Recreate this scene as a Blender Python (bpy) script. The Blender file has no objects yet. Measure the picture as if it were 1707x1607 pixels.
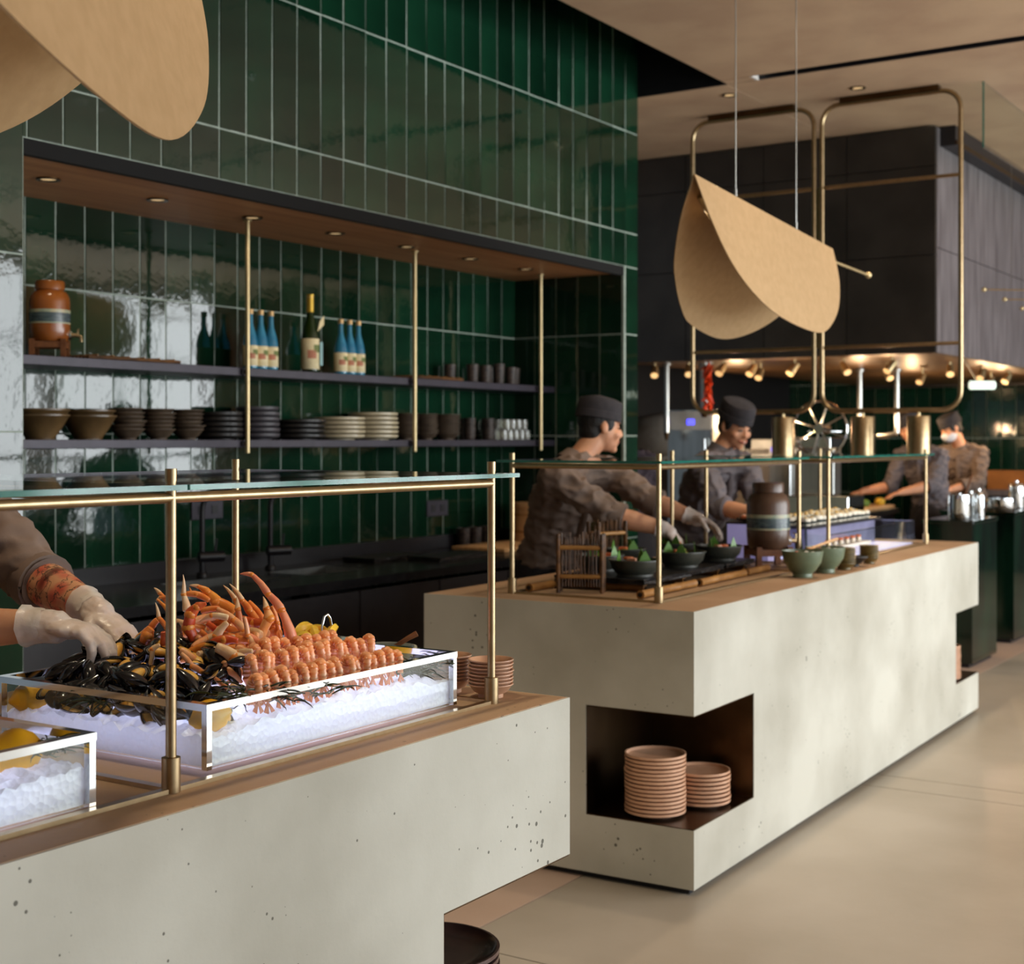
import bpy, bmesh, math, random
from mathutils import Vector, Matrix, Quaternion, noise
R_ = random.Random(7)
sc = bpy.context.scene
col = sc.collection
V = Vector
# ------------------------------------------------------------------ camera, world, light, exposure
YAW = math.radians(33)
cam_d = bpy.data.cameras.new('camera'); cam = bpy.data.objects.new('camera', cam_d); col.objects.link(cam)
cam.location = (0, 0, 1.485)
cam.rotation_euler = (math.pi/2, 0, YAW - math.pi/2)
cam_d.sensor_fit = 'HORIZONTAL'; cam_d.sensor_width = 36
cam_d.lens = 36*2380/1707; cam_d.shift_y = -68.5/1707; cam_d.clip_start = .05
cam_d.dof.use_dof = True; cam_d.dof.focus_distance = 2.75; cam_d.dof.aperture_fstop = 5.6
sc.camera = cam
vs = sc.view_settings
vs.view_transform = 'Standard'; vs.look = 'None'; vs.gamma = 1; vs.use_curve_mapping = False; vs.exposure = 0.0
w = bpy.data.worlds.new('sky'); sc.world = w; w.use_nodes = True
w.node_tree.nodes['Background'].inputs[0].default_value = (.75, .88, 1, 1)
w.node_tree.nodes['Background'].inputs[1].default_value = .25
sc.cycles.use_denoising = True; sc.cycles.max_bounces = 8; sc.cycles.sample_clamp_indirect = 6
sc.cycles.caustics_reflective = False; sc.cycles.caustics_refractive = False
WINDOWS = [(-2.2, .2), (.5, 2.9), (3.2, 5.6), (5.9, 8.3), (8.6, 11.0), (11.3, 13.7)]
WPOW = [12, 40, 155, 250, 240, 240]
def light(name, kind, loc, power, color, rot=(0, 0, 0), size=None, sy=None, spot=None, blend=.6, radius=.03):
    d = bpy.data.lights.new(name, kind); d.energy = power; d.color = color
    if kind == 'AREA':
        d.shape = 'RECTANGLE'; d.size = size; d.size_y = sy or size
    else:
        d.shadow_soft_size = radius
    if kind == 'SPOT': d.spot_size = spot; d.spot_blend = blend
    o = bpy.data.objects.new(name, d); o.location = loc; o.rotation_euler = rot; col.objects.link(o); return o
for (a, b), p in zip(WINDOWS, WPOW):
    light('window_daylight', 'AREA', ((a+b)/2, -4.25, 1.72), p, (.93, .98, 1), (math.pi/2, 0, 0), b-a, 3.2)
WARM = (1, .78, .55)
# ------------------------------------------------------------------ materials
def lin(c):
    if isinstance(c, str):
        c = [int(c[i:i+2], 16)/255 for i in (0, 2, 4)]
        return tuple(x/12.92 if x <= .04045 else ((x+.055)/1.055)**2.4 for x in c)
    return tuple(c)
MATS = {}
def mat(name, c, rough=.5, metal=0, c2=None, scale=8, bump=0, bscale=40, trans=0, ior=1.45, coat=0, sss=0, emit=None, es=0, alpha=1, rnd=0, stretch=(1, 1, 1), bdist=.01):
    if name in MATS: return MATS[name]
    m = bpy.data.materials.new(name); m.use_nodes = True; nt = m.node_tree; N = nt.nodes; L = nt.links
    b = N['Principled BSDF']; I = b.inputs
    c = lin(c); c2 = lin(c2) if c2 else tuple(x*.8 for x in c)
    tc = N.new('ShaderNodeTexCoord'); mp = N.new('ShaderNodeMapping'); mp.inputs['Scale'].default_value = stretch
    L.new(tc.outputs['Object'], mp.inputs[0])
    nz = N.new('ShaderNodeTexNoise'); nz.inputs['Scale'].default_value = scale; nz.inputs['Detail'].default_value = 5
    L.new(mp.outputs[0], nz.inputs['Vector'])
    rp = N.new('ShaderNodeValToRGB'); rp.color_ramp.elements[0].position = .35; rp.color_ramp.elements[1].position = .65
    rp.color_ramp.elements[0].color = (*c2, 1); rp.color_ramp.elements[1].color = (*c, 1)
    L.new(nz.outputs['Fac'], rp.inputs[0]); out = rp.outputs[0]
    if rnd:
        oi = N.new('ShaderNodeObjectInfo'); mr = N.new('ShaderNodeMapRange'); mr.inputs[3].default_value = 1-rnd; mr.inputs[4].default_value = 1+rnd
        L.new(oi.outputs['Random'], mr.inputs[0]); hs = N.new('ShaderNodeHueSaturation'); L.new(mr.outputs[0], hs.inputs['Value']); L.new(out, hs.inputs['Color']); out = hs.outputs[0]
    L.new(out, I['Base Color'])
    I['Roughness'].default_value = rough; I['Metallic'].default_value = metal; I['IOR'].default_value = ior
    I['Transmission Weight'].default_value = trans; I['Coat Weight'].default_value = coat; I['Coat Roughness'].default_value = .05
    I['Alpha'].default_value = alpha
    if sss:
        I['Subsurface Weight'].default_value = sss; I['Subsurface Radius'].default_value = (.01, .005, .003); I['Subsurface Scale'].default_value = 1
    if emit: I['Emission Color'].default_value = (*lin(emit), 1); I['Emission Strength'].default_value = es
    if bump:
        n2 = N.new('ShaderNodeTexNoise'); n2.inputs['Scale'].default_value = bscale; n2.inputs['Detail'].default_value = 3; L.new(mp.outputs[0], n2.inputs['Vector'])
        bp = N.new('ShaderNodeBump'); bp.inputs['Strength'].default_value = bump; bp.inputs['Distance'].default_value = bdist
        L.new(n2.outputs['Fac'], bp.inputs['Height']); L.new(bp.outputs[0], I['Normal'])
    MATS[name] = m; return m
def concrete(name, c, c2, rough=.75, pits=1.0):
    m = mat(name, c, rough, 0, c2, 1.6, .12, 60, bdist=.004); nt = m.node_tree; N = nt.nodes; L = nt.links; b = N['Principled BSDF']
    if not pits: return m
    tc = N.new('ShaderNodeTexCoord'); vo = N.new('ShaderNodeTexVoronoi'); vo.inputs['Scale'].default_value = 42; vo.inputs['Randomness'].default_value = 1
    L.new(tc.outputs['Object'], vo.inputs['Vector'])
    nz = N.new('ShaderNodeTexNoise'); nz.inputs['Scale'].default_value = 5.5; nz.inputs['Detail'].default_value = 3; L.new(tc.outputs['Object'], nz.inputs['Vector'])
    mr = N.new('ShaderNodeMapRange'); mr.inputs[1].default_value = .52; mr.inputs[2].default_value = .75; mr.inputs[3].default_value = .02; mr.inputs[4].default_value = .26
    L.new(nz.outputs['Fac'], mr.inputs[0])
    lt = N.new('ShaderNodeMath'); lt.operation = 'LESS_THAN'; L.new(vo.outputs['Distance'], lt.inputs[0]); L.new(mr.outputs[0], lt.inputs[1])
    mx = N.new('ShaderNodeMixRGB'); mx.inputs[2].default_value = (.07, .065, .05, 1)
    src = b.inputs['Base Color'].links[0].from_socket; L.new(src, mx.inputs[1])
    ml = N.new('ShaderNodeMath'); ml.operation = 'MULTIPLY'; ml.inputs[1].default_value = .85*pits; L.new(lt.outputs[0], ml.inputs[0]); L.new(ml.outputs[0], mx.inputs[0])
    L.new(mx.outputs[0], b.inputs['Base Color'])
    # soft pale trowel clouds
    return m
CONC = concrete('pale_concrete', 'c9c8bd', 'a9a699')
CTOP = concrete('ceiling_tinted_concrete_top', 'b99a7c', 'a08062', .62, .6)  # tan reflection of the warm ceiling put into the worktop colour
FLOORM = mat('floor_screed', 'b3aa9c', .42, 0, 'a29888', 1.3, .05, 30)
FLOORK = mat('kitchen_floor_tile', 'cbb3a2', .35, 0, 'bfa592', 2, .05, 30)
TILE = mat('green_glaze', (.005, .032, .015), .06, 0, (.003, .016, .008), 3, .10, 11, coat=.3, rnd=.35, bdist=.012)
GROUT = mat('grey_grout', 'aab6aa', .8, 0, '96a296', 30)
BRASS = mat('brushed_brass', 'b09a78', .32, 1, 'a38e6c', 40)
BRASSL = mat('pale_brass', 'd2bf94', .45, 1, 'cbb78c', 20)
LEAFM = mat('gold_satin_sheet', 'c9ac84', .5, .75, 'c1a47c', 30)
BRONZE = mat('dark_bronze', '5a4630', .3, 1, '4a3826', 6)
BLACKM = mat('black_metal', '1d1b1f', .4, 0, '17151a', 20)
SHELF = mat('shelf_steel', '3a3540', .42, .2, '322e38', 20)
STONE = mat('black_stone_top', '1a1a1d', .22, 0, '0f0f12', 30, .03, 60)
STEEL = mat('stainless_steel', 'b9bbb8', .28, 1, 'a9aba8', 30, .03, 80, stretch=(1, 1, .1))
CHROME = mat('polished_steel', 'dfe2e3', .07, 1, 'd5d8da', 10)
def thin_glass(name, tint, refl=1.0):
    m = bpy.data.materials.new(name); m.use_nodes = True; nt = m.node_tree; N = nt.nodes; L = nt.links
    N.remove(N['Principled BSDF']); t = N.new('ShaderNodeBsdfTransparent'); t.inputs[0].default_value = (*tint, 1)
    g = N.new('ShaderNodeBsdfGlossy'); g.inputs['Roughness'].default_value = .01; g.inputs['Color'].default_value = (refl, refl, refl, 1)
    lw = N.new('ShaderNodeLayerWeight'); lw.inputs[0].default_value = .5; pw = N.new('ShaderNodeMath'); pw.operation = 'POWER'; pw.inputs[1].default_value = 5; L.new(lw.outputs['Facing'], pw.inputs[0]); fr = N.new('ShaderNodeMath'); fr.operation = 'MULTIPLY_ADD'; fr.inputs[1].default_value = .9; fr.inputs[2].default_value = .04; L.new(pw.outputs[0], fr.inputs[0]); nz = N.new('ShaderNodeTexNoise'); nz.inputs['Scale'].default_value = 3
    bp = N.new('ShaderNodeBump'); bp.inputs['Strength'].default_value = .01; L.new(nz.outputs['Fac'], bp.inputs['Height']); L.new(bp.outputs[0], g.inputs['Normal'])
    mx = N.new('ShaderNodeMixShader'); L.new(fr.outputs[0], mx.inputs[0]); L.new(t.outputs[0], mx.inputs[1]); L.new(g.outputs[0], mx.inputs[2]); L.new(mx.outputs[0], N['Material Output'].inputs[0]); MATS[name] = m; return m
GLASS = thin_glass('clear_glass', (.95, .985, .97))
GEDGE = mat('green_glass_edge', '3f9c8c', .1, 0, '2f8577', 20, trans=.5)
WOODS = mat('soffit_wood', 'c08a5c', .5, 0, 'a9744a', 6, .04, 60, stretch=(.2, 3, 1))
CEIL = mat('ceiling_plaster', 'c3a688', .7, 0, 'b3957a', 2.5, .03, 40)
DARKP = mat('dark_hood_panel', '413c38', .33, .4, '332f2c', 3, .05, 10)
GREYP = mat('weathered_zinc', '7b7476', .5, .35, '5d5658', 4, .05, 10, stretch=(4, 4, .5))
MARBLE = mat('green_marble', '0c2a1c', .12, 0, '050e0a', 5, coat=.3, stretch=(1, 1, .3))
BLACKW = mat('black_wall', '121012', .6, 0, '0c0b0d', 10)
ICE = mat('crushed_ice', 'f4f6fb', .35, 0, 'e6e9f4', 60, .6, 90, sss=.6, bdist=.006)
SKIN = mat('skin', 'cf9a78', .5, 0, 'c58c6c', 14, .05, 200, sss=.15)
SHIRT = mat('taupe_cotton', '75655c', .85, 0, '685950', 9, .25, 500, bdist=.001)
SHIRTG = mat('grey_cotton', '6b6468', .85, 0, '605a5e', 9, .25, 500, bdist=.001)
CAPM = mat('charcoal_cotton', '2f2c30', .9, 0, '262428', 30, .3, 400, bdist=.001)
TROUS = mat('black_cotton', '201d20', .9, 0, '19171a', 30, .2, 300, bdist=.001)
HAIR = mat('black_hair', '14100f', .6, 0, '0b0908', 80, .4, 120)
DARKE = mat('dark_detail', '18100e', .3)
LIPM = mat('lips', 'b0675a', .5)
WHITE = mat('white_detail', 'e9e6e0', .4)
# ------------------------------------------------------------------ mesh helpers
def BM(): return bmesh.new()
def box(bm, a, b):
    x0, y0, z0 = a; x1, y1, z1 = b
    vs = [bm.verts.new(p) for p in ((x0,y0,z0),(x1,y0,z0),(x1,y1,z0),(x0,y1,z0),(x0,y0,z1),(x1,y0,z1),(x1,y1,z1),(x0,y1,z1))]
    for f in ((0,3,2,1),(4,5,6,7),(0,1,5,4),(1,2,6,5),(2,3,7,6),(3,0,4,7)): bm.faces.new([vs[i] for i in f])
    return vs
def bevel(bm, off, seg=2):
    bmesh.ops.bevel(bm, geom=list(bm.edges), offset=off, segments=seg, affect='EDGES', profile=.5); return bm
def frame_axes(d):
    d = V(d).normalized(); h = V((0, 0, 1)) if abs(d.z) < .95 else V((1, 0, 0))
    a = d.cross(h).normalized(); return a, a.cross(d).normalized()
def tube(bm, pts, r, n=10, cap=True, flat=1):
    pts = [V(p) for p in pts]; rs = r if isinstance(r, (list, tuple)) else [r]*len(pts); rings = []
    a = None
    for i, p in enumerate(pts):
        d = (pts[min(i+1, len(pts)-1)] - pts[max(i-1, 0)]).normalized()
        if a is None: a, b = frame_axes(d)
        else:
            a = (a - d*a.dot(d)).normalized()
        b = d.cross(a)
        rings.append([bm.verts.new(p + (a*math.cos(t)*flat + b*math.sin(t))*rs[i]) for t in [2*math.pi*k/n for k in range(n)]])
    for i in range(len(rings)-1):
        for k in range(n): bm.faces.new((rings[i][k], rings[i][(k+1) % n], rings[i+1][(k+1) % n], rings[i+1][k]))
    if cap: bm.faces.new(rings[0][::-1]); bm.faces.new(rings[-1])
    return bm
def lathe(bm, prof, n=24, c=(0, 0, 0)):
    c = V(c); rings = []
    for r, z in prof:
        if r < 1e-6: rings.append([bm.verts.new(c + V((0, 0, z)))])
        else: rings.append([bm.verts.new(c + V((r*math.cos(2*math.pi*k/n), r*math.sin(2*math.pi*k/n), z))) for k in range(n)])
    for i in range(len(rings)-1):
        A, B = rings[i], rings[i+1]
        for k in range(n):
            k2 = (k+1) % n
            if len(A) == 1 and len(B) == 1: continue
            if len(A) == 1: bm.faces.new((A[0], B[k2], B[k]))
            elif len(B) == 1: bm.faces.new((A[k], A[k2], B[0]))
            else: bm.faces.new((A[k], A[k2], B[k2], B[k]))
    return bm
def ell(bm, c, r, rot=None, u=16, v=10):
    M = Matrix.Translation(V(c)) @ (rot.to_4x4() if rot else Matrix()) @ Matrix.Diagonal((*r, 1)) if not isinstance(r, (int, float)) else Matrix.Translation(V(c)) @ Matrix.Diagonal((r, r, r, 1))
    bmesh.ops.create_uvsphere(bm, u_segments=u, v_segments=v, radius=1, matrix=M); return bm
def poly(bm, pts, thick, nrm):
    """extruded flat polygon"""
    nrm = V(nrm).normalized()*thick/2
    a = [bm.verts.new(V(p)+nrm) for p in pts]; b = [bm.verts.new(V(p)-nrm) for p in pts]
    bm.faces.new(a); bm.faces.new(b[::-1]); n = len(pts)
    for i in range(n): bm.faces.new((a[i], b[i], b[(i+1) % n], a[(i+1) % n]))
    return bm
def finish(o, smooth):
    if smooth:
        o.data.polygons.foreach_set('use_smooth', [True]*len(o.data.polygons))
        try:
            o.data.set_sharp_from_angle(angle=math.radians(40))
        except Exception: pass
def mk(name, bm, m, parent=None, smooth=True, loc=None, rz=0):
    me = bpy.data.meshes.new(name)
    if isinstance(bm, bmesh.types.BMesh):
        bmesh.ops.recalc_face_normals(bm, faces=list(bm.faces)); bm.to_mesh(me); bm.free()
    o = bpy.data.objects.new(name, me); me.materials.append(m); col.objects.link(o)
    if parent: o.parent = parent
    if loc is not None: o.location = loc
    o.rotation_euler.z = rz
    finish(o, smooth); return o
def ms(name, me, parent=None, loc=(0, 0, 0), rot=(0, 0, 0), scale=None):
    o = bpy.data.objects.new(name, me); col.objects.link(o); o.location = loc; o.rotation_euler = rot
    if scale: o.scale = scale
    if parent: o.parent = parent
    return o
def tag(o, label=None, cat=None, group=None, kind=None):
    for k, v in (('label', label), ('category', cat), ('group', group), ('kind', kind)):
        if v: o[k] = v
    return o
def thing(name, label, cat, loc=(0, 0, 0), rz=0, group=None):
    o = bpy.data.objects.new(name, None); col.objects.link(o); o.empty_display_size = .05
    o.location = loc; o.rotation_euler = (0, 0, rz); return tag(o, label, cat, group)
KC = {}
def kids(o):
    if o.name not in KC: KC[o.name] = list(o.children)
    return KC[o.name]
def dup(root, loc, rot=0, label=None, group=None, scale=None):
    def cp(o, par):
        c = o.copy(); col.objects.link(c); c.parent = par
        for ch in kids(o): cp(ch, c)
        return c
    r = cp(root, None); r.location = loc; r.rotation_euler = rot if isinstance(rot, (tuple, list)) else (0, 0, rot)
    if scale: r.scale = (scale,)*3 if isinstance(scale, (int, float)) else scale
    if label: r['label'] = label
    if group: r['group'] = group
    return r
def bx(name, a, b, m, parent=None, bev=0, **k):
    bm = BM(); box(bm, a, b)
    if bev: bevel(bm, bev)
    return mk(name, bm, m, parent, False, **k)
def tb(name, pts, r, m, parent=None, n=10, flat=1): return mk(name, tube(BM(), pts, r, n, flat=flat), m, parent)
def lt(name, prof, m, parent=None, n=28, c=(0, 0, 0), **k): return mk(name, lathe(BM(), prof, n, c), m, parent, **k)
def struct(o): o['kind'] = 'structure'; return o
def remesh(bm, vox, smooth=4, disp=0, dscale=.06, sfac=.5):
    me = bpy.data.meshes.new('t'); bm.to_mesh(me); bm.free()
    o = bpy.data.objects.new('t', me); col.objects.link(o)
    md = o.modifiers.new('r', 'REMESH'); md.mode = 'VOXEL'; md.voxel_size = vox
    if smooth: s = o.modifiers.new('s', 'SMOOTH'); s.factor = sfac; s.iterations = smooth
    dg = bpy.context.evaluated_depsgraph_get(); dg.update()
    out = bpy.data.meshes.new_from_object(o.evaluated_get(dg)); bpy.data.objects.remove(o); bpy.data.meshes.remove(me)
    if disp:
        ns = [v.normal.copy() for v in out.vertices]
        for v, nn in zip(out.vertices, ns):
            p = v.co
            k = 1-abs(noise.noise(V((p.x, p.y, p.z*1.6))/dscale)); k2 = noise.noise(p/dscale*2.3+V((5, 2, 1)))
            v.co = p + nn*disp*(k*k*1.3-.75+.35*k2)
    return out
def mesh_obj(name, me, m, parent=None, loc=(0, 0, 0), smooth=True):
    me.materials.clear(); me.materials.append(m); me.name = name
    o = bpy.data.objects.new(name, me); col.objects.link(o); o.location = loc
    if parent: o.parent = parent
    if smooth: me.polygons.foreach_set('use_smooth', [True]*len(me.polygons))
    return o
# ------------------------------------------------------------------ the room
YF, YB, XE, XN, XL = 4.05, 4.82, 7.62, 7.453, 3.174     # tile front plane, niche back plane, wall end, niche ends
ZC = 3.55
fl = struct(bx('floor', (-3, -4.5, -.25), (17.5, 6.5, -.014), GROUT)); fl['label'] = 'beige polished screed floor in large slabs'
def slab(x0, x1, y0, y1, m, name='floor_slab'):
    g = .003
    bx(name, (x0+g, y0+g, -.014), (x1-g, y1-g, 0), m, fl)
ys = [-4.5, -1.7, .4, 2.455]
for x0, x1 in ((-3, .9), (.9, 3.45), (3.45, 6.0), (6.0, 6.22), (6.22, 9.4), (9.4, 13), (13, 17.5)):
    for y0, y1 in zip(ys, ys[1:]): slab(x0, x1, y0, y1, FLOORM)
for x0 in (-3, -.4, 2.2, 4.8, 7.4, 10.0, 12.6, 15.0):
    for y0, y1 in ((2.455, 4.1), (4.1, 6.5)): slab(x0, min(x0+2.6, 17.5), y0, y1, FLOORK)
# ceiling: the lowered panel field, a dark slot beside the tiled wall, a dark cross slot
ce = BM()
box(ce, (-3, -4.5, 4.15), (17.5, 6.5, 4.3))
ce = struct(mk('ceiling', ce, BLACKW, smooth=False)); ce['label'] = 'warm beige plaster ceiling with dark recessed slots'
def cpan(x0, x1, y0, y1): bx('ceiling_panel', (x0+.004, y0+.004, ZC), (x1-.004, y1-.004, ZC+.14), CEIL, ce)
for x0, x1 in ((-3, -.3), (-.3, 2.35), (2.35, 5.0), (5.0, 7.52)):
    for y0, y1 in ((-4.5, -1.8), (-1.8, .8), (.8, 3.46)): cpan(x0, x1, y0, y1)
cpan(7.52, 7.62, 3.27, 3.46)
for x0, x1 in ((7.62, 9.6), (9.6, 12.2), (12.2, 14.8), (14.8, 17.5)):
    for y0, y1 in ((-4.5, -1.8), (-1.8, .8), (.8, 3.46), (3.46, 6.5)): cpan(x0, x1, y0, y1)
bx('slot_liner', (7.612, -4.5, ZC+.001), (7.623, 3.27, ZC+.3), BLACKM, ce); bx('slot_liner', (7.517, -4.5, ZC+.001), (7.522, 3.27, ZC+.3), BLACKM, ce); bx('slot_liner', (7.612, 3.28, ZC+.001), (7.623, 4.1, ZC+.3), BLACKM, ce); bx('slot_liner', (5.0, 3.455, ZC+.001), (7.62, 3.462, ZC+.3), BLACKM, ce); bx('slot_end', (7.52, 3.262, ZC-.002), (7.62, 3.28, ZC+.1), WHITE, ce)
# outer walls
def wbox(name, a, b, m, label):
    o = struct(bx(name, a, b, m)); o['label'] = label; return o
wbox('wall_far', (16.6, -4.5, 0), (16.8, 6.5, 4.2), BLACKW, 'dark end wall beyond the kitchen')
wbox('wall_behind', (-3.2, -4.5, 0), (-3, 6.5, 4.2), CEIL, 'plain wall at the near end of the hall')
wbox('wall_kitchen', (7.8, 6.3, 0), (16.6, 6.5, 4.2), BLACKW, 'dark side wall of the open kitchen')
wr = BM(); box(wr, (-3.2, -4.3, 3.3), (17.5, -4.05, 4.2)); wr = wbox_ = struct(mk('wall_window', wr, CEIL, smooth=False)); wr['label'] = 'window wall facing the counters'
edges = [-3.2] + [v for w_ in WINDOWS for v in w_] + [17.5]
for a, b in zip(edges[::2], edges[1::2]): bx('pier', (a, -4.3, 0), (b, -4.05, 3.3), CEIL, wr)
for i, (a, b) in enumerate(WINDOWS):
    f = BM()
    for q in ((a, a+.05), (b-.05, b), ((a+b)/2-.02, (a+b)/2+.02)): box(f, (q[0], -4.2, 0), (q[1], -4.12, 3.3))
    box(f, (a, -4.2, 2.5), (b, -4.12, 2.54)); struct(mk('window_%d' % (i+1), f, BLACKM, smooth=False))['label'] = 'tall window with thin black frame'
# tiled wall
wb = BM()
box(wb, (1.2, YF-.002, 0), (XL, 5.0, 4.15)); box(wb, (XL, YF-.002, 2.52), (XE-.004, 5.0, 4.15)); box(wb, (XN-.002, YF-.002, 0), (XE-.004, 5.0, 2.52))
box(wb, (XL, YB-.002, 0), (XN-.002, 5.0, 2.52))
wb = struct(mk('wall_back', wb, GROUT, smooth=False)); wb['label'] = 'wall of glossy dark green vertical tiles around a shelf niche'
TC = {}
def tile(x0, x1, z0, z1, y, axis='y', par=None):
    par = par or wb
    g = .003; wd, hd = round(x1-x0-2*g, 4), round(z1-z0-2*g, 4)
    if wd < .012 or hd < .02: return
    if (wd, hd) not in TC:
        bm = BM(); box(bm, (-wd/2, -.005, -hd/2), (wd/2, .009, hd/2))
        fe = [e for e in bm.edges if all(v.co.y < 0 for v in e.verts)]
        bmesh.ops.bevel(bm, geom=fe, offset=.0016, segments=2, affect='EDGES')
        bmesh.ops.recalc_face_normals(bm, faces=list(bm.faces))
        me = bpy.data.meshes.new('tile'); bm.to_mesh(me); bm.free(); me.materials.append(TILE); TC[(wd, hd)] = me
    a, b = R_.uniform(-.009, .009), R_.uniform(-.008, .008)
    if axis == 'y': ms('tile', TC[(wd, hd)], par, ((x0+x1)/2, y, (z0+z1)/2), (a, 0, b))
    elif axis == 'x': ms('tile', TC[(wd, hd)], par, (y, (x0+x1)/2, (z0+z1)/2), (a, 0, -math.pi/2+b))
P = .1528
rows = [.308-.6, .308, .908, 1.516, 2.12, 2.722, 3.324, 3.926, 4.15]
def span(x0, x1, origin, z0, z1, y, axis='y', par=None):
    k0 = math.floor((x0-origin)/P)
    xs = sorted({round(max(x0, min(x1, origin+(k0+i)*P)), 4) for i in range(int((x1-x0)/P)+3)})
    zs = sorted({round(max(z0, min(z1, r)), 4) for r in rows})
    for a, b in zip(xs, xs[1:]):
        for c, d in zip(zs, zs[1:]): tile(a, b, c, d, y, axis, par)
span(XL-.008, XE, XE, 2.52, 4.15, YF)                   # header
span(XL-3*P, XL, XL, 0.0, 4.15, YF)                      # pier beside the niche
span(XN, XE, XE, 0.0, 2.52, YF)                          # narrow pier at the far end
span(XL, XN, XN, .5, 2.49, YB)                           # back of the niche
span(YF+.01, YB, YF+.01, .5, 2.49, XN, 'x')              # return of the niche, faces -X
bx('trim_niche', (XL, YF-.002, 2.465), (XN, YF+.03, 2.519), mat('flat_black', '0b0b0b', .9), wb)
so = struct(bx('soffit_niche', (XL, YF+.03, 2.478), (XN, YB, 2.52), WOODS)); so['label'] = 'wooden soffit of the shelf niche'
KCd = {}
def downlight(x, y, z, label, group, m=BRASS, r=.045):
    if 'd' not in KCd:
        t = thing('downlight', label, 'light', (x, y, z), 0, group)
        lt('ring', [(r*.7, .0), (r*.75, -.006), (r, -.006), (r, .0)], BRONZE, t)
        lt('lens', [(0, -.001), (r*.72, -.001)], mat('lamp_lens', 'c9a070', .3, 0, emit='ffd9a0', es=.6), t)
        KCd['d'] = t; return t
    return dup(KCd['d'], (x, y, z), 0, label, group)
nth = ['first', 'second', 'third', 'fourth', 'fifth', 'sixth', 'seventh', 'eighth', 'ninth', 'tenth']
for i, x in enumerate((3.58, 4.13, 4.69, 5.26, 5.82, 6.39, 6.95)):
    downlight(x, 4.42, 2.478, 'small round downlight in the wooden niche soffit, %s from the near end' % nth[i], 'niche soffit downlights')
    light('niche_lamp', 'SPOT', (x, 4.42, 2.46), 3, WARM, (0, 0, 0), spot=1.6)
for i, (x, y) in enumerate(((7.85, 3.55), (8.1, 2.85), (9.1, 1.6), (5.9, 1.2), (6.9, 1.2), (4.3, 1.2), (2.2, 1.2), (.8, 1.2))):
    lb = ['behind the gantry', 'above the gantry frame', 'beside the hood corner'][i] if i < 3 else None
    downlight(x, y, ZC, 'small round ceiling downlight %s' % (lb or 'over the aisle, %s from the far end' % nth[i-3]), 'ceiling downlights')
for x, y, p in ((.4, 1.9, 24), (2.0, 1.85, 120), (4.9, 2.3, 55), (6.1, 2.25, 70), (7.2, 2.3, 70), (6, .2, 20), (9, .8, 20)):
    light('ceiling_lamp', 'SPOT', (x, y, ZC-.03), p, WARM, (0, 0, 0), spot=1.7, radius=.06)
# ------------------------------------------------------------------ back counter inside the niche
bc = thing('back_counter', 'long black back counter with drawers along the green tiled wall', 'counter', (0, 0, 0))
wt = BM(); s1, s2 = (4.32, 4.86), (4.98, 5.42)
for a, b in ((XL+.012, s1[0]), (s1[1], s2[0]), (s2[1], XN-.012)): box(wt, (a, 4.06, .83), (b, YB-.006, .87))
for s in (s1, s2): box(wt, (s[0], 4.06, .83), (s[1], 4.34, .87)); box(wt, (s[0], 4.62, .83), (s[1], YB-.006, .87))
mk('worktop', wt, STONE, bc, False)
bx('upstand', (XL+.012, YB-.03, .87), (XN-.012, YB-.006, .945), BLACKM, bc)
bx('plinth', (XL+.012, 4.16, 0), (XN-.012, YB-.02, .1), BLACKM, bc)
bx('carcass', (XL+.012, 4.1, .1), (XN-.012, YB-.02, .66), BLACKM, bc)
x = XL+.02
while x < XN-.1:
    bx('drawer_front', (x, 4.075, .47), (min(x+.6, XN-.02), 4.1, .81), BLACKM, bc, .002); bx('drawer_front', (x, 4.075, .12), (min(x+.6, XN-.02), 4.1, .46), BLACKM, bc, .002); x += .61
for s in (s1, s2):
    sk = BM(); box(sk, (s[0], 4.34, .68), (s[1], 4.62, .685))
    for a, b in (((s[0], 4.34), (s[1], 4.344)), ((s[0], 4.616), (s[1], 4.62)), ((s[0], 4.34), (s[0]+.004, 4.62)), ((s[1]-.004, 4.34), (s[1], 4.62))): box(sk, (*a, .68), (*b, .868))
    mk('sink_basin', sk, STEEL, bc, False)
def faucet(x, y, label):
    t = thing('faucet', label, 'faucet', (x, y, .87), 0, 'black sink faucets')
    lt('base', [(0, 0), (.026, 0), (.026, .012), (.02, .02), (0, .02)], BLACKM, t)
    pts = [(0, 0, .01), (0, 0, .27)] + [(0.0 + .085*math.sin(a)*.55+0, -.085*(1-math.cos(a))*.9, .27+.085*math.sin(a)*.0+.11*math.sin(a)) for a in [math.pi*k/12 for k in range(1, 11)]]
    pts = [(0, 0, .01), (0, 0, .30)] + [(.095*(1-math.cos(a))*.75, -.095*(1-math.cos(a))*.65, .30+.095*math.sin(a)) for a in [math.pi*k/14 for k in range(1, 13)]]
    tb('spout', pts, .013, BLACKM, t, 12)
    mk('mixer_body', tube(BM(), [(-.02, .0, .09), (.085, -.05, .09)], .024, 16), BLACKM, t)
    tb('lever', [(.05, -.03, .1), (.055, -.035, .17)], .006, BLACKM, t)
faucet(4.66, 4.70, 'black gooseneck faucet at the near sink'); faucet(5.11, 4.70, 'black gooseneck faucet at the far sink')
def socket(x, z, w_, label):
    t = thing('wall_socket', label, 'socket', (x, YB-.016, z), 0, 'sockets on the tiles')
    bx('plate', (-w_/2, 0, -.045), (w_/2, .011, .045), SHELF, t, .003); 
    for k in (-1, 1): bx('outlet', (k*w_*.22-.02, -.003, -.02), (k*w_*.22+.02, .001, .02), BLACKM, t)
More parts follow.
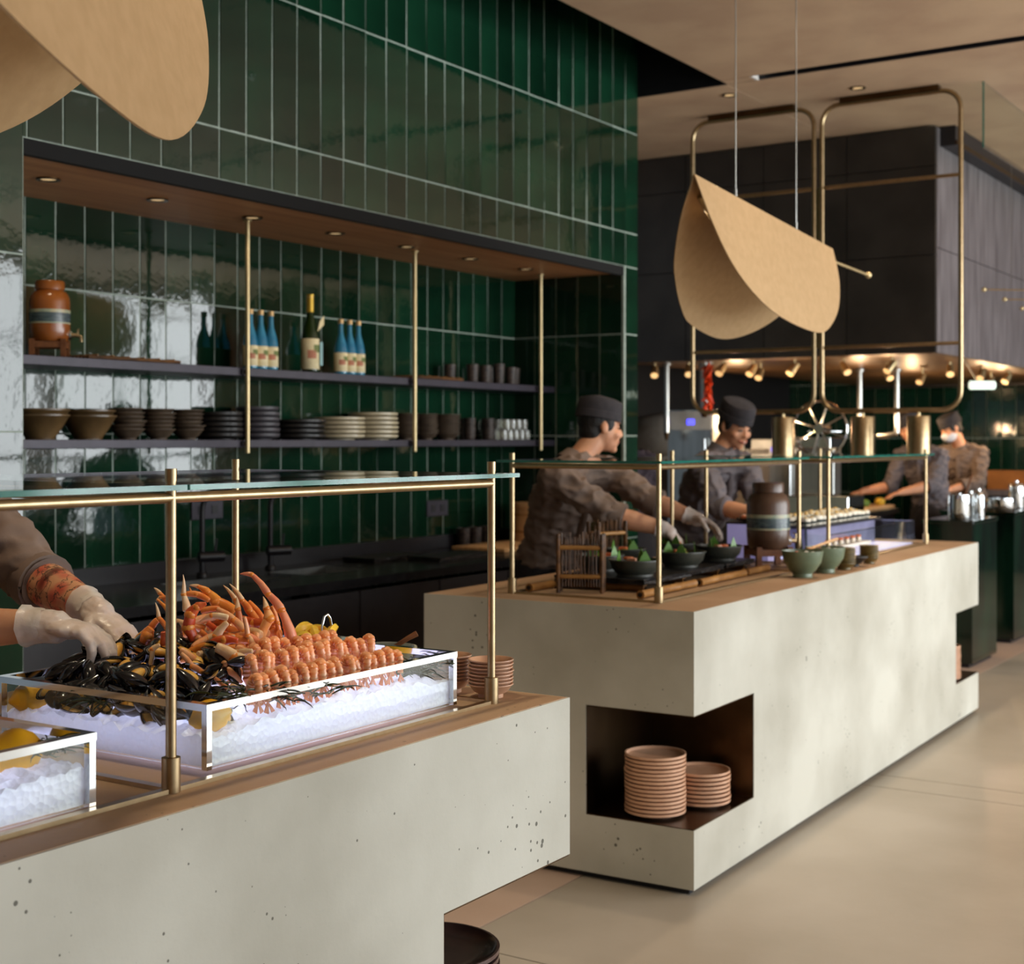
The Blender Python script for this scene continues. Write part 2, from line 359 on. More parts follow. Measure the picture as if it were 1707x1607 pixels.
socket(4.80, 1.165, .2, 'wide grey socket plate behind the near faucet'); socket(6.62, 1.10, .2, 'wide socket plate beside the wooden bucket')
# slate boards, cups, bucket and wooden board on the back counter
SLATE = mat('rough_slate', '1b1b1e', .35, 0, '101012', 20, .8, 30)
def slate(x, y, z, a, b, rz, label, group=None, t_=.014, cat='slate board'):
    bm = BM(); box(bm, (-a/2, -b/2, 0), (a/2, b/2, t_)); bmesh.ops.subdivide_edges(bm, edges=list(bm.edges), cuts=5, use_grid_fill=True)
    for v in bm.verts:
        if abs(v.co.x) > a/2-.001 or abs(v.co.y) > b/2-.001: v.co += V((R_.uniform(-.004, .004), R_.uniform(-.004, .004), 0))
    return tag(mk('slate_board', bm, SLATE, None, False, (x, y, z), rz), label, cat, group)
slate(5.85, 4.6, .871, .42, .2, .05, 'black slate board behind the far sink', 'slate boards on the back counter', .022)
slate(6.12, 4.36, .871, .5, .2, .04, 'black slate board at the front edge of the back counter', 'slate boards on the back counter', .022)
LW = mat('light_wood', 'd8ae7e', .55, 0, 'c79a68', 8, .06, 60, stretch=(6, 6, .4))
tag(bx('cutting_board', (6.55, 4.3, .871), (7.4, 4.66, .893), LW, None, .004), 'pale wooden board at the far end of the back counter', 'board')
MOTT = mat('mottled_stoneware', '4a3d35', .5, 0, '1d1714', 60, .3, 90)
def cup_mesh(r, h, m, name='cup'):
    t = lathe(BM(), [(0, 0), (r*.8, 0), (r*.86, .006), (r, h), (r*.93, h), (r*.8, .01), (0, .008)], 20)
    return t
for i, x in enumerate((6.78, 6.90, 7.02)):
    tag(mk('cup', cup_mesh(.042, .11, MOTT), MOTT, None, True, (x, 4.74, .871)), 'dark mottled tumbler on the back counter by the bucket, %s from the sinks' % nth[i], 'cup', 'tumblers on the back counter')
t = thing('wooden_bucket', 'round pale wooden rice bucket with lid on the back counter', 'bucket', (7.22, 4.52, .893))
for k in range(20):
    a = 2*math.pi*k/20; bm = BM(); box(bm, (-.0205, -.008, 0), (.0205, .008, .2)); mk('stave', bm, LW, t, False, (.132*math.cos(a), .132*math.sin(a), 0), a+math.pi/2)
lt('bottom', [(0, .01), (.13, .01), (.13, .0), (0, 0)], LW, t)
for z in (.05, .15): lt('hoop', [(.141, z), (.145, z), (.145, z+.014), (.141, z+.014)], mat('straw_rope', 'b98a55', .8), t)
lt('lid', [(0, .225), (.15, .225), (.15, .2), (0, .2)], LW, t)
# ------------------------------------------------------------------ shelves, hanging rods
SY0, SY1 = 4.52, YB-.006
def shelf(z0, z1, label):
    t = thing('wall_shelf', label, 'shelf', (0, 0, 0), 0, 'long steel niche shelves')
    for a, b in ((XL+.012, 4.735), (4.742, 5.985), (5.992, 7.235), (7.242, XN-.012)): bx('shelf_board', (a, SY0, z0), (b, SY1, z1), SHELF, t, .002)
    for x in (4.739, 5.989, 7.239): bx('bracket', (x-.02, SY0-.012, z0+.008), (x+.02, SY0-.0005, z1-.008), BLACKM, t)
shelf(1.778, 1.815, 'upper long dark steel shelf holding the bottles'); shelf(1.455, 1.49, 'lower long dark steel shelf holding stacked bowls and plates')
for i, x in enumerate((4.739, 5.989, 7.239)):
    t = thing('hanging_rod', ['slim brass rod hanging at the three blue bottles near the dispenser', 'slim brass rod hanging between plates and small bowls, middle of three', 'slim brass rod hanging beside the upturned glasses'][i], 'rod', (x, SY0-.024, 0), 0, 'brass rods holding the shelves')
    tb('rod', [(0, 0, 1.43), (0, 0, 2.478)], .0105, BRASSL, t, 12); lt('ceiling_plate', [(0, 2.472), (.02, 2.472), (.02, 2.478), (0, 2.478)], BRASSL, t)
# ------------------------------------------------------------------ things on the shelves
ZU, ZL, YS = 1.8155, 1.4905, 4.66
JAR = mat('amber_stoneware', '9c5a25', .25, 0, '7d4218', 7, coat=.4)
JARB = mat('brown_stoneware', '5e4536', .35, 0, '4a3428', 7, coat=.2)
BAND = mat('dark_glaze_band', '2a3040', .25, 0, '5a6a68', 30, stretch=(1, 1, 12))
BANDL = mat('cream_glaze_band', 'b9ad8a', .3, 0, '8d9a86', 30)
WALN = mat('walnut', '7a4a28', .5, 0, '5f3519', 8, .05, 50, stretch=(1, 5, 5))
def dispenser(label, loc, rz, m, s=1.0, m2=None):
    t = thing('drink_dispenser', label, 'dispenser', loc, rz)
    r = .105*s
    body = [(0, .09*s), (r*.86, .09*s), (r*.97, .11*s), (r, .16*s), (r, .30*s), (r*.97, .325*s), (r*.85, .35*s), (r*.68, .362*s), (r*.68, .366*s)]
    lt('body', body, m, t, 36)
    lt('glaze_band', [(r*1.004, .19*s), (r*1.006, .195*s), (r*1.006, .235*s), (r*1.004, .24*s)], BAND, t, 36)
    lt('glaze_stripe', [(r*1.004, .24*s), (r*1.005, .241*s), (r*1.005, .256*s), (r*1.004, .257*s)], BANDL, t, 36)
    lt('glaze_stripe', [(r*1.004, .182*s), (r*1.005, .183*s), (r*1.005, .188*s), (r*1.004, .19*s)], BANDL, t, 36)
    lt('lid', [(r*.66, .362*s), (r*.74, .366*s), (r*.74, .405*s), (r*.7, .412*s), (0, .414*s)], m2 or m, t, 36)
    tp = tb('tap', [(0, -r*.98, .125*s), (0, -r-.03*s, .125*s), (0, -r-.055*s, .118*s), (0, -r-.058*s, .09*s)], [.013*s, .011*s, .009*s, .008*s], BRASS, t, 12)
    mk('tap_flange', tube(BM(), [(0, -r*.97, .125*s), (0, -r-.008*s, .125*s)], .026*s, 16), CHROME, tp); tb('tap_lever', [(0, -r-.04*s, .125*s), (0, -r-.04*s, .155*s), (.03*s, -r-.04*s, .16*s)], .005*s, BRASS, tp)
    st = r*.95
    for sx in (-1, 1):
        for sy in (-1, 1): bx('stand_leg', (sx*st*.8-.013*s, sy*st*.8-.013*s, 0), (sx*st*.8+.013*s, sy*st*.8+.013*s, .1*s), WALN, t)
    for sx in (-1, 1): bx('stand_rail', (sx*st*.8-.01*s, -st*.8, .055*s), (sx*st*.8+.01*s, st*.8, .087*s), WALN, t)
    for sy in (-1, 1): bx('stand_rail', (-st*.8, sy*st*.8-.01*s, .055*s), (st*.8, sy*st*.8+.01*s, .087*s), WALN, t)
    bx('stand_board', (-st*.75, -st*.75, .078*s), (st*.75, st*.75, .0895*s), WALN, t)
    return t
dispenser('amber stoneware drink dispenser with dark band and brass tap on the upper shelf', (3.79, 4.67, ZU), .75, JAR, .75)
BLUEG = mat('blue_glass', '4aa3c4', .06, 0, '2f86ad', 10, coat=.5, trans=.25)
GREENG = mat('dark_green_glass', '1d3a12', .06, 0, '12290b', 10, coat=.5, trans=.35)
CORK = mat('gold_cap', 'd9b27a', .4, .3); LABEL = mat('paper_label', 'e8d9b0', .7, 0, 'dccb9c', 40)
LPRT = mat('label_print_rose', 'c98468', .7); LPRG = mat('label_print_green', '7c8a50', .7)
def bottle(loc, label, group, s=1.0, m=BLUEG, h=.285, r=.034, lab=True, lz=(.02, .115)):
    t = thing('bottle', label, 'bottle', loc, 0, group)
    lt('glass', [(0, 0), (r*.95, 0), (r, .008), (r, h*.45), (r*.85, h*.56), (r*.45, h*.72), (r*.36, h*.78), (r*.34, h*.93), (0, h*.93)], m, t, 24)
    lt('cap', [(0, h*.92), (r*.42, h*.92), (r*.44, h), (0, h)], CORK, t, 16)
    if lab:
        l = lt('paper_label', [(r*1.02, lz[0]), (r*1.03, lz[0]+.001), (r*1.03, lz[1]-.001), (r*1.02, lz[1])], LABEL, t, 24)
        for a, b, z0, z1, mm in ((3.6, 4.6, .35, .62, LPRT), (4.3, 5.3, .55, .8, LPRG)):
            bm = BM(); zz = [lz[0]+(lz[1]-lz[0])*q for q in (z0, z1)]
            vv = [[bm.verts.new((r*1.05*math.cos(a+(b-a)*k/6), r*1.05*math.sin(a+(b-a)*k/6), z)) for k in range(7)] for z in zz]
            for k in range(6): bm.faces.new((vv[0][k], vv[0][k+1], vv[1][k+1], vv[1][k]))
            mk('label_print', bm, mm, l)
    return t
for i in range(3):
    bottle((4.93+i*.07, 4.66, ZU), 'blue glass bottle with cream label beside the green bottle, %s of three from the dispenser' % nth[i], 'blue bottles nearer the dispenser')
    bottle((5.585+i*.07, 4.66, ZU), 'blue glass bottle with cream label past the green bottle, %s of three from the dispenser' % nth[i], 'blue bottles past the green bottle')
gb = bottle((5.34, 4.65, ZU), 'tall dark green bottle with gold neck foil and hanging tag', None, m=GREENG, h=.385, r=.044, lz=(.02, .17))
CORK2 = mat('gold_foil', 'c9a53f', .3, .6)
lt('neck_foil', [(.017, .30), (.019, .302), (.019, .375), (.02, .388), (0, .39)], CORK2, gb, 16)
bm = BM(); poly(bm, [(-.002, -.05, .205), (.045, -.05, .24), (.045, -.05, .285), (.015, -.05, .255)], .002, (0, 1, 0)); mk('paper_tag', bm, LABEL, gb, False)
bm = BM(); poly(bm, [(.02, -.0465, .04), (.04, -.0465, .04), (.04, -.0465, .155), (.02, -.0465, .155)], .001, (0, 1, 0)); mk('label_print', bm, mat('pale_blue_print', '9cc3c4', .6), gb, False)
BAMB = mat('bamboo', 'a9793f', .45, 0, '7e5328', 12, .1, 40, stretch=(1, 1, 3)); DBAM = mat('dark_bamboo', '6e4a28', .5, 0, '3f2916', 14, .1, 40, stretch=(1, 1, 3))
def woven(x, y, z, a, b, label):
    t = thing('woven_tray', label, 'tray', (x, y, z), 0, 'woven bamboo trays on the upper shelf')
    for k in range(9): yy = -b/2+b*(k+.5)/9; tb('cane', [(-a/2, yy, .008), (a/2, yy, .008)], .0075, DBAM, t, 8)
    for k in range(6): xx = -a/2+a*(k+.5)/6; tb('tie', [(xx, -b/2, .017), (xx, b/2, .017)], .003, BAMB, t, 6)
woven(4.13, 4.64, ZU, .5, .2, 'flat dark woven cane tray beside the amber dispenser'); woven(6.28, 4.63, ZU, .42, .2, 'flat dark woven cane tray beside the mottled tumblers')
for i, (x, y) in enumerate(((6.62, 4.72), (6.70, 4.62), (6.83, 4.62), (6.97, 4.62), (7.05, 4.74), (7.10, 4.62), (7.2, 4.66))):
    tag(mk('cup', cup_mesh(.036, .105 if i != 3 else .12, MOTT), MOTT, None, True, (x, y, ZU)), 'dark mottled tumbler on the upper shelf, %s from the woven tray' % nth[i], 'cup', 'tumblers on the upper shelf')
def bowl_bm(r, h, foot=.45, n=28, thick=.006):
    return lathe(BM(), [(0, .004), (r*foot*.85, .004), (r*foot, 0), (r*foot, .008), (r*(.3+foot*.85), h*.45), (r*.95, h*.9), (r, h*.93), (r, h), (r-thick, h), (r*(.26+foot*.85), h*.52), (r*foot*.8, .016), (0, .014)], n)
def plate_bm(r, h=.02, n=36, foot=.62):
    return lathe(BM(), [(0, .003), (r*foot*.9, .003), (r*foot, 0), (r*foot, .004), (r*.93, h*.35), (r, h*.6), (r, h), (r-.005, h), (r*.9, h*.55), (r*foot, h*.35), (0, h*.32)], n)
ORD = nth + ['eleventh', 'twelfth', 'thirteenth', 'fourteenth', 'fifteenth', 'sixteenth', 'seventeenth', 'eighteenth', 'nineteenth', 'twentieth']
def stack(name, bm_f, m, x, y, z, n, dz, label, cat, group, jit=.004, tilt=0, top=None):
    me = None
    for i in range(n):
        k = n-1-i
        lb = label + (', topmost' if k == 0 else ', %s from top' % ORD[k])
        if me is None:
            o = mk(name, bm_f, m, None, True, (x, y, z)); me = o.data
        else:
            o = ms(name, me, None, (x+R_.uniform(-jit, jit), y+R_.uniform(-jit, jit), z+i*dz), (0, 0, R_.uniform(0, 6)))
        tag(o, lb, cat, group)
BRB = mat('olive_brown_bowl', '6a5233', .4, 0, '4d3b24', 8, coat=.2); BLK = mat('matt_black_ware', '26221f', .5, 0, '1b1816', 20, coat=.1)
UMB = mat('umber_bowl', '5c4c3c', .6, 0, '47392c', 20); CRM = mat('cream_ware', 'cdbf9f', .4, 0, 'bfb08f', 20, coat=.2)
GREYW = mat('slate_grey_ware', '4e4a4f', .45, 0, '403c41', 20)
for i, (x, lb) in enumerate(((3.735, 'beside the tiled pier'), (3.975, 'second from the tiled pier'))):
    stack('serving_bowl', bowl_bm(.115, .1, .5), BRB, x, 4.66, ZL, 2, .022, 'wide olive brown bowl of the nested pair %s' % lb, 'bowl', 'wide bowls on the lower shelf')
for i, x in enumerate((4.185, 4.36, 4.53)):
    stack('small_bowl', bowl_bm(.073, .046, .5), UMB, x, 4.66, ZL, 6, .0175, 'small umber bowl in the %s tall stack from the wide bowls' % nth[i], 'bowl', 'small bowls stacked near the wide bowls', .006)
stack('side_plate', plate_bm(.105, .03), BLK, 4.75, 4.68, ZL, 5, .024, 'black deep plate in the stack behind the near rod', 'plate', 'dark plates on the lower shelf')
stack('side_plate', plate_bm(.1, .03), GREYW, 4.985, 4.66, ZL, 6, .025, 'slate grey deep plate in the tall stack just past the near rod', 'plate', 'dark plates on the lower shelf')
stack('side_plate', plate_bm(.13, .026), BLK, 5.27, 4.66, ZL, 4, .024, 'black plate in the low stack before the cream plates', 'plate', 'dark plates on the lower shelf')
stack('side_plate', plate_bm(.13, .026), CRM, 5.57, 4.66, ZL, 5, .022, 'cream plate in the lower stack of cream plates', 'plate', 'cream plates on the lower shelf')
stack('side_plate', plate_bm(.13, .026), CRM, 5.86, 4.67, ZL, 6, .023, 'cream plate in the taller stack of cream plates', 'plate', 'cream plates on the lower shelf')
for i, x in enumerate((6.1, 6.28, 6.47)):
    stack('small_bowl', bowl_bm(.07 if i != 2 else .082, .04, .5), UMB, x, 4.64, ZL, 8, .0145, 'small umber bowl in the %s stack past the middle rod' % nth[i], 'bowl', 'small bowls stacked past the middle rod', .003)
for i, (x, y) in enumerate(((6.62, 4.72), (6.67, 4.62), (6.80, 4.74), (6.86, 4.62))):
    stack('cup', cup_mesh(.037, .07, MOTT), MOTT, x, y, ZL, 2, .055, 'dark mottled tumbler of the %s stacked pair before the glasses' % nth[i], 'cup', 'mottled tumblers on the lower shelf', .001)
CLG = mat('drinking_glass', 'f2f2ea', .03, 0, 'eeeee4', 5, trans=.85, coat=.4)
gm = None
for k in range(2):
    for j in range(3):
        for i in range(5 - k):
            p = (6.965+i*.062+k*.03, 4.585+j*.062, ZL+k*.062)
            if gm is None: o = mk('glass', lathe(BM(), [(.025, .0), (.028, .03), (.026, .058), (.015, .06), (0, .06), (0, .056), (.023, .054), (.025, .03), (.0225, 0)], 16), CLG, None, True, p); gm = o.data
            else: o = ms('glass', gm, None, p)
            tag(o, 'small upturned clear glass, %s layer, %s row from the tiles, %s from the rod' % (('lower', 'upper')[k], nth[2-j], nth[4-k-i]), 'glass', 'upturned glasses')
# ------------------------------------------------------------------ concrete counters
def counter(name, label, x0, x1, y0, y1, cuts, loc=(0, 0, 0), rz=0, face_x=None):
    """solid counter; cuts = boxes (ax,bx,ay,by) between z .218 and .59 open to the outside"""
    t = thing(name, label, 'counter', loc, rz)
    xs = sorted({x0, x1, *[c[0] for c in cuts], *[c[1] for c in cuts]}); ysx = sorted({y0, y1, *[c[2] for c in cuts], *[c[3] for c in cuts]}); zs = [.024, .218, .59, .9292]
    def solid(i, j, k):
        if not (0 <= i < len(xs)-1 and 0 <= j < len(ysx)-1 and 0 <= k < 3): return False
        cx, cy = (xs[i]+xs[i+1])/2, (ysx[j]+ysx[j+1])/2
        return not (k == 1 and any(c[0] < cx < c[1] and c[2] < cy < c[3] for c in cuts))
    bm = BM(); vd = {}
    def vt(i, j, k):
        if (i, j, k) not in vd: vd[(i, j, k)] = bm.verts.new((xs[i], ysx[j], zs[k]))
        return vd[(i, j, k)]
    for i in range(len(xs)-1):
        for j in range(len(ysx)-1):
            for k in range(3):
                if not solid(i, j, k): continue
                for d, q in (((-1,0,0), ((0,0,0),(0,0,1),(0,1,1),(0,1,0))), ((1,0,0), ((1,0,0),(1,1,0),(1,1,1),(1,0,1))), ((0,-1,0), ((0,0,0),(1,0,0),(1,0,1),(0,0,1))),
                             ((0,1,0), ((0,1,0),(0,1,1),(1,1,1),(1,1,0))), ((0,0,-1), ((0,0,0),(0,1,0),(1,1,0),(1,0,0))), ((0,0,1), ((0,0,1),(1,0,1),(1,1,1),(0,1,1)))):
                    if not solid(i+d[0], j+d[1], k+d[2]): bm.faces.new([vt(i+a, j+b, k+c) for a, b, c in q])
    bmesh.ops.dissolve_limit(bm, angle_limit=.01, verts=list(bm.verts), edges=list(bm.edges))
    mk('body', bm, CONC, t, False)
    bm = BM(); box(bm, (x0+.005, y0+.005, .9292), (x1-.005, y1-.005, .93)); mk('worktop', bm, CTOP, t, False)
    bx('plinth', (x0+.03, y0+.03, 0), (x1-.03, y1-.03, .024), BLACKM, t)
    for (a, b, c, d) in cuts:      # bronze lining
        e = .002
        bx('niche_floor', (a+.002, c+.002, .218), (b-e, d-e, .221), BRONZE, t)
        bx('niche_back', (a+.002, d-.004, .221), (b-e, d-e, .589), BRONZE, t)
        if a > x0: bx('niche_side', (a+e, c+.002, .221), (a+.004, d-.004, .589), BRONZE, t)
        if b < x1: bx('niche_side', (b-.004, c+.002, .221), (b-e, d-.004, .589), BRONZE, t)
        bx('niche_top', (a+.002, c+.002, .586), (b-e, d-.004, .589), BRONZE, t)
    return t
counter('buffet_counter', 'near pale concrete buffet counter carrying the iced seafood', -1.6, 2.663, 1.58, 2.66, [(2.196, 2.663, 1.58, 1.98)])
RZ2 = math.radians(1.35); C2 = V((4.209, 2.029, 0))
def W(u, v, z=.93): return C2 + V((u*math.cos(RZ2)-v*math.sin(RZ2), u*math.sin(RZ2)+v*math.cos(RZ2), z))
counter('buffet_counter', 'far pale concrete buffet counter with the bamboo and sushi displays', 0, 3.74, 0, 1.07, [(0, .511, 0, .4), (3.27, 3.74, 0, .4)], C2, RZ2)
PINK = mat('pink_beige_ware', 'd5a98a', .35, 0, 'c89a7c', 20, coat=.25); PLUM = mat('plum_brown_ware', '5b4542', .3, 0, '4d3937', 20, coat=.3); GREENW = mat('celadon_ware', '6f7d64', .35, 0, '5d6a53', 12, coat=.2)
stack('dinner_plate', plate_bm(.104, .019, 40), PINK, *W(.125, .2, .2215)[:3], 15, .0135, 'pink beige plate in the taller stack in the corner niche', 'plate', 'plates in the corner niche', .002, 0)
stack('dinner_plate', plate_bm(.102, .019, 40), PINK, *W(.335, .125, .2215)[:3], 8, .0145, 'pink beige plate in the shorter stack in the corner niche', 'plate', 'plates in the corner niche', .002, 0)
stack('dinner_plate', plate_bm(.09, .019, 32), PINK, *W(3.4, .1, .2215)[:3], 13, .0135, 'pink beige plate stacked in the niche at the counter far end', 'plate', 'plates in the far niche', .002)
stack('dinner_plate', plate_bm(.15, .022, 48), PLUM, 2.42, 1.78, .2215, 12, .0165, 'plum brown plate in the stack under the near counter', 'plate', 'plates under the near counter', .002, 0)
for i, (x, y, lb) in enumerate(((2.57, 1.724, 'behind the brass corner post'), (2.572, 1.836, 'beside the ice tray end'))):
    stack('small_bowl', bowl_bm(.0495, .030, .55, 32, .003), PINK, x, y, .9305, 8, .0075, 'small pink beige bowl in the stack %s' % lb, 'bowl', 'small bowls on the near counter', .0012)
# ------------------------------------------------------------------ glass guards
def guard(label, loc, rz, us, v0, v1, panes, strips=True, r=.0085, zt=1.395, over=.035, xbars=()):
    t = thing('glass_guard', label, 'glass guard', loc, rz, 'brass framed glass guards')
    for u in us:
        for v in (v0, v1):
            p = tb('post', [(u, v, .93), (u, v, zt+.04)], r, BRASS, t, 14)
            lt('collar', [(0, .93), (r*1.75, .93), (r*1.75, .985), (r*1.2, .986), (0, .986)], BRASS, p, 18, (u, v, 0))
            lt('finial', [(0, zt+.026), (r*1.1, zt+.026), (r*1.1, zt+.046), (0, zt+.046)], BRASS, p, 14, (u, v, 0))
    for a, b in zip(us, us[1:]):
        if (a, b) in xbars: continue
        for v in (v0, v1): tb('rail', [(a, v, zt), (b, v, zt)], r, BRASS, t, 14)
        if strips:
            for v in (v0, v1): bx('base_strip', (a, v-.008, .93), (b, v+.008, .937), BRASS, t)
    for u in us:
        tb('rail', [(u, v0, zt), (u, v1, zt)], r, BRASS, t, 14)
        if strips: bx('base_strip', (u-.008, v0, .93), (u+.008, v1, .937), BRASS, t)
    for a, b in panes:
        g = bx('glass_pane', (a, v0-over, zt+.0125), (b, v1+over, zt+.0215), GLASS, t)
        for q in (((a, v0-over-.0012), (b, v0-over-.0002)), ((a-.0012, v0-over), (a-.0002, v1+over)), ((b+.0002, v0-over), (b+.0012, v1+over))): bx('glass_edge', (*q[0], zt+.0127), (*q[1], zt+.0213), GEDGE, g)
    return t
guard('brass framed glass guard over the iced seafood on the near counter', (0, 0, 0), 0, (-.2, .69, 1.60, 2.51), 1.682, 2.42, ((-.26, .685), (.69, 1.6), (1.606, 2.565)), r=.0085)
guard('brass framed glass guard over the bamboo display on the far counter', C2, RZ2, (.173, 1.53), .21, .80, ((.12, 1.56),), r=.009)
guard('brass framed glass guard over the sushi case on the far counter', C2, RZ2, (1.9, 3.46), .21, .80, ((1.86, 3.50),), r=.009)
CRAB = [
('p', [(2.117,1.881,1.07,0.0124),(2.102,1.905,1.153,0.0093),(2.088,1.926,1.184,0.0074),(2.07,1.953,1.223,0.0052),(2.058,1.973,1.224,0.0014)]),
('o', [(2.124,1.925,1.066,0.0063),(2.12,1.932,1.124,0.0063),(2.114,1.94,1.158,0.0048)]),
('c', [(2.065,1.924,1.098,0.0092),(2.074,1.911,1.139,0.0118),(2.071,1.915,1.159,0.0072),(2.068,1.921,1.182,0.0008)]),
('o', [(2.122,1.983,1.114,0.0084),(2.112,1.999,1.144,0.0084),(2.104,2.011,1.165,0.0063),(2.09,2.032,1.199,0.0011)]),
('o', [(2.142,1.99,1.124,0.0066),(2.126,2.015,1.161,0.0053)]),
('c', [(2.108,2.024,1.145,0.0058),(2.104,2.03,1.166,0.0053),(2.091,2.05,1.195,0.0011)]),
('y', [(2.089,2.017,1.143,0.0116),(2.069,2.047,1.162,0.0126),(2.059,2.062,1.183,0.0084),(2.05,2.077,1.194,0.0047),(2.039,2.092,1.197,0.0008)]),
('o', [(2.058,1.973,1.124,0.0083),(2.055,1.976,1.155,0.0067),(2.054,1.978,1.18,0.0008)]),
('k', [(2.004,1.982,1.16,0.0051),(2.022,1.955,1.139,0.0076),(2.033,1.937,1.117,0.0087),(2.038,1.929,1.092,0.0061)]),
('k', [(2.003,1.909,1.15,0.0046),(2.007,1.904,1.114,0.006),(2.016,1.889,1.072,0.009)]),
('p', [(2.019,1.922,1.109,0.0111),(2.046,1.881,1.075,0.0096)]),
('w', [(1.916,1.897,1.104,0.0097),(1.935,1.868,1.084,0.0127),(1.956,1.835,1.062,0.0112)]),
('w', [(1.926,1.918,1.099,0.0079),(1.932,1.908,1.069,0.0103),(1.94,1.897,1.037,0.0059)]),
('k', [(1.88,1.953,1.098,0.0078),(1.907,1.91,1.053,0.0102),(1.932,1.873,1.022,0.0049)]),
('k', [(1.852,1.922,1.098,0.0043),(1.863,1.906,1.075,0.0058),(1.872,1.891,1.065,0.0058),(1.902,1.845,1.028,0.0038)]),
('r', [(1.955,1.947,1.103,0.007),(1.968,1.927,1.109,0.0095),(1.982,1.905,1.107,0.006)]),
('r', [(1.951,1.99,1.104,0.009),(1.945,1.999,1.13,0.0131),(1.947,1.995,1.154,0.0121),(1.954,1.985,1.168,0.009),(1.964,1.97,1.175,0.004)]),
('o', [(2.016,2.037,1.151,0.0067),(2.036,2.005,1.156,0.0057)]),
('w', [(1.972,1.995,1.138,0.0016),(1.984,1.976,1.15,0.0061),(2.001,1.949,1.145,0.0067)]),
('r', [(2.008,2.012,1.131,0.0062),(2.021,1.993,1.108,0.0077)]),
('o', [(1.986,2.009,1.117,0.0061),(1.995,1.996,1.101,0.0061)]),
('w', [(2.001,2.059,1.151,0.0098),(1.997,2.065,1.184,0.0057),(1.997,2.066,1.223,0.0006)]),
('o', [(2.028,2.092,1.18,0.0052),(2.04,2.073,1.18,0.0069),(2.054,2.052,1.167,0.0058)]),
('o', [(1.926,2.102,1.086,0.0082),(1.931,2.095,1.109,0.0132),(1.935,2.088,1.123,0.0092)]),
('o', [(1.949,2.103,1.122,0.0072),(1.956,2.093,1.137,0.0062)]),
('r', [(1.932,2.056,1.063,0.0061),(1.935,2.051,1.089,0.0111),(1.934,2.052,1.12,0.0081)]),
('o', [(1.928,2.026,1.112,0.006),(1.915,2.046,1.148,0.005),(1.911,2.051,1.177,0.0008)]),
('y', [(1.941,2.042,1.152,0.0051),(1.927,2.064,1.181,0.0026)]),
('o', [(1.984,2.085,1.176,0.0045),(1.973,2.103,1.178,0.0037),(1.968,2.11,1.172,0.001)]),
('o', [(1.997,2.102,1.155,0.0052),(1.986,2.119,1.184,0.0046),(1.98,2.129,1.195,0.0012)]),
('w', [(1.878,2.029,1.064,0.0049),(1.88,2.026,1.094,0.0054),(1.888,2.014,1.102,0.004)]),
('w', [(1.961,1.975,1.098,0.008),(1.974,1.955,1.112,0.009),(1.986,1.936,1.139,0.006)]),
('o', [(2.045,1.992,1.118,0.0124),(2.067,1.959,1.095,0.0124)]),
('k', [(1.979,1.91,1.093,0.009),(2.005,1.87,1.071,0.008)]),
('y', [(1.918,1.968,1.088,0.0074),(1.94,1.933,1.102,0.0084)]),
('k', [(1.912,1.867,1.066,0.0068),(1.927,1.842,1.041,0.0039)]),
('w', [(1.887,1.832,1.038,0.0086),(1.898,1.814,1.038,0.0057)]),
('o', [(2.141,1.955,1.07,0.0063),(2.136,1.962,1.108,0.0068),(2.14,1.956,1.146,0.0032)]),
('w', [(1.974,2.028,1.105,0.0092),(1.987,2.008,1.092,0.0071)]),
('y', [(2.102,1.978,1.106,0.0094),(2.109,1.967,1.081,0.0063)]),
('p', [(2.147,1.927,1.063,0.0053),(2.144,1.932,1.113,0.0059),(2.139,1.939,1.147,0.0038)]),
('y', [(2.049,2.096,1.175,0.0038),(2.047,2.1,1.192,0.0008)])]
# ------------------------------------------------------------------ iced trays on the near counter
def ice_mat():
    m = bpy.data.materials.new('lit_crushed_ice'); m.use_nodes = True; nt = m.node_tree; N = nt.nodes; L = nt.links
    b = N['Principled BSDF']; b.inputs['Base Color'].default_value = (.9, .92, .97, 1); b.inputs['Roughness'].default_value = .3
    tc = N.new('ShaderNodeTexCoord'); n = N.new('ShaderNodeTexVoronoi'); n.inputs['Scale'].default_value = 95; L.new(tc.outputs['Object'], n.inputs['Vector'])
    bp = N.new('ShaderNodeBump'); bp.inputs['Strength'].default_value = .5; bp.inputs['Distance'].default_value = .004; L.new(n.outputs['Distance'], bp.inputs['Height']); L.new(bp.outputs[0], b.inputs['Normal'])
    tr = N.new('ShaderNodeBsdfTranslucent'); tr.inputs[0].default_value = (.93, .94, 1, 1); L.new(bp.outputs[0], tr.inputs['Normal'])
    mx = N.new('ShaderNodeMixShader'); mx.inputs[0].default_value = .42; L.new(b.outputs[0], mx.inputs[1]); L.new(tr.outputs[0], mx.inputs[2]); L.new(mx.outputs[0], N['Material Output'].inputs[0]); return m
ICEM = ice_mat(); LED = mat('led_panel', 'e8e8ff', .5, emit='dcdcff', es=2.6)
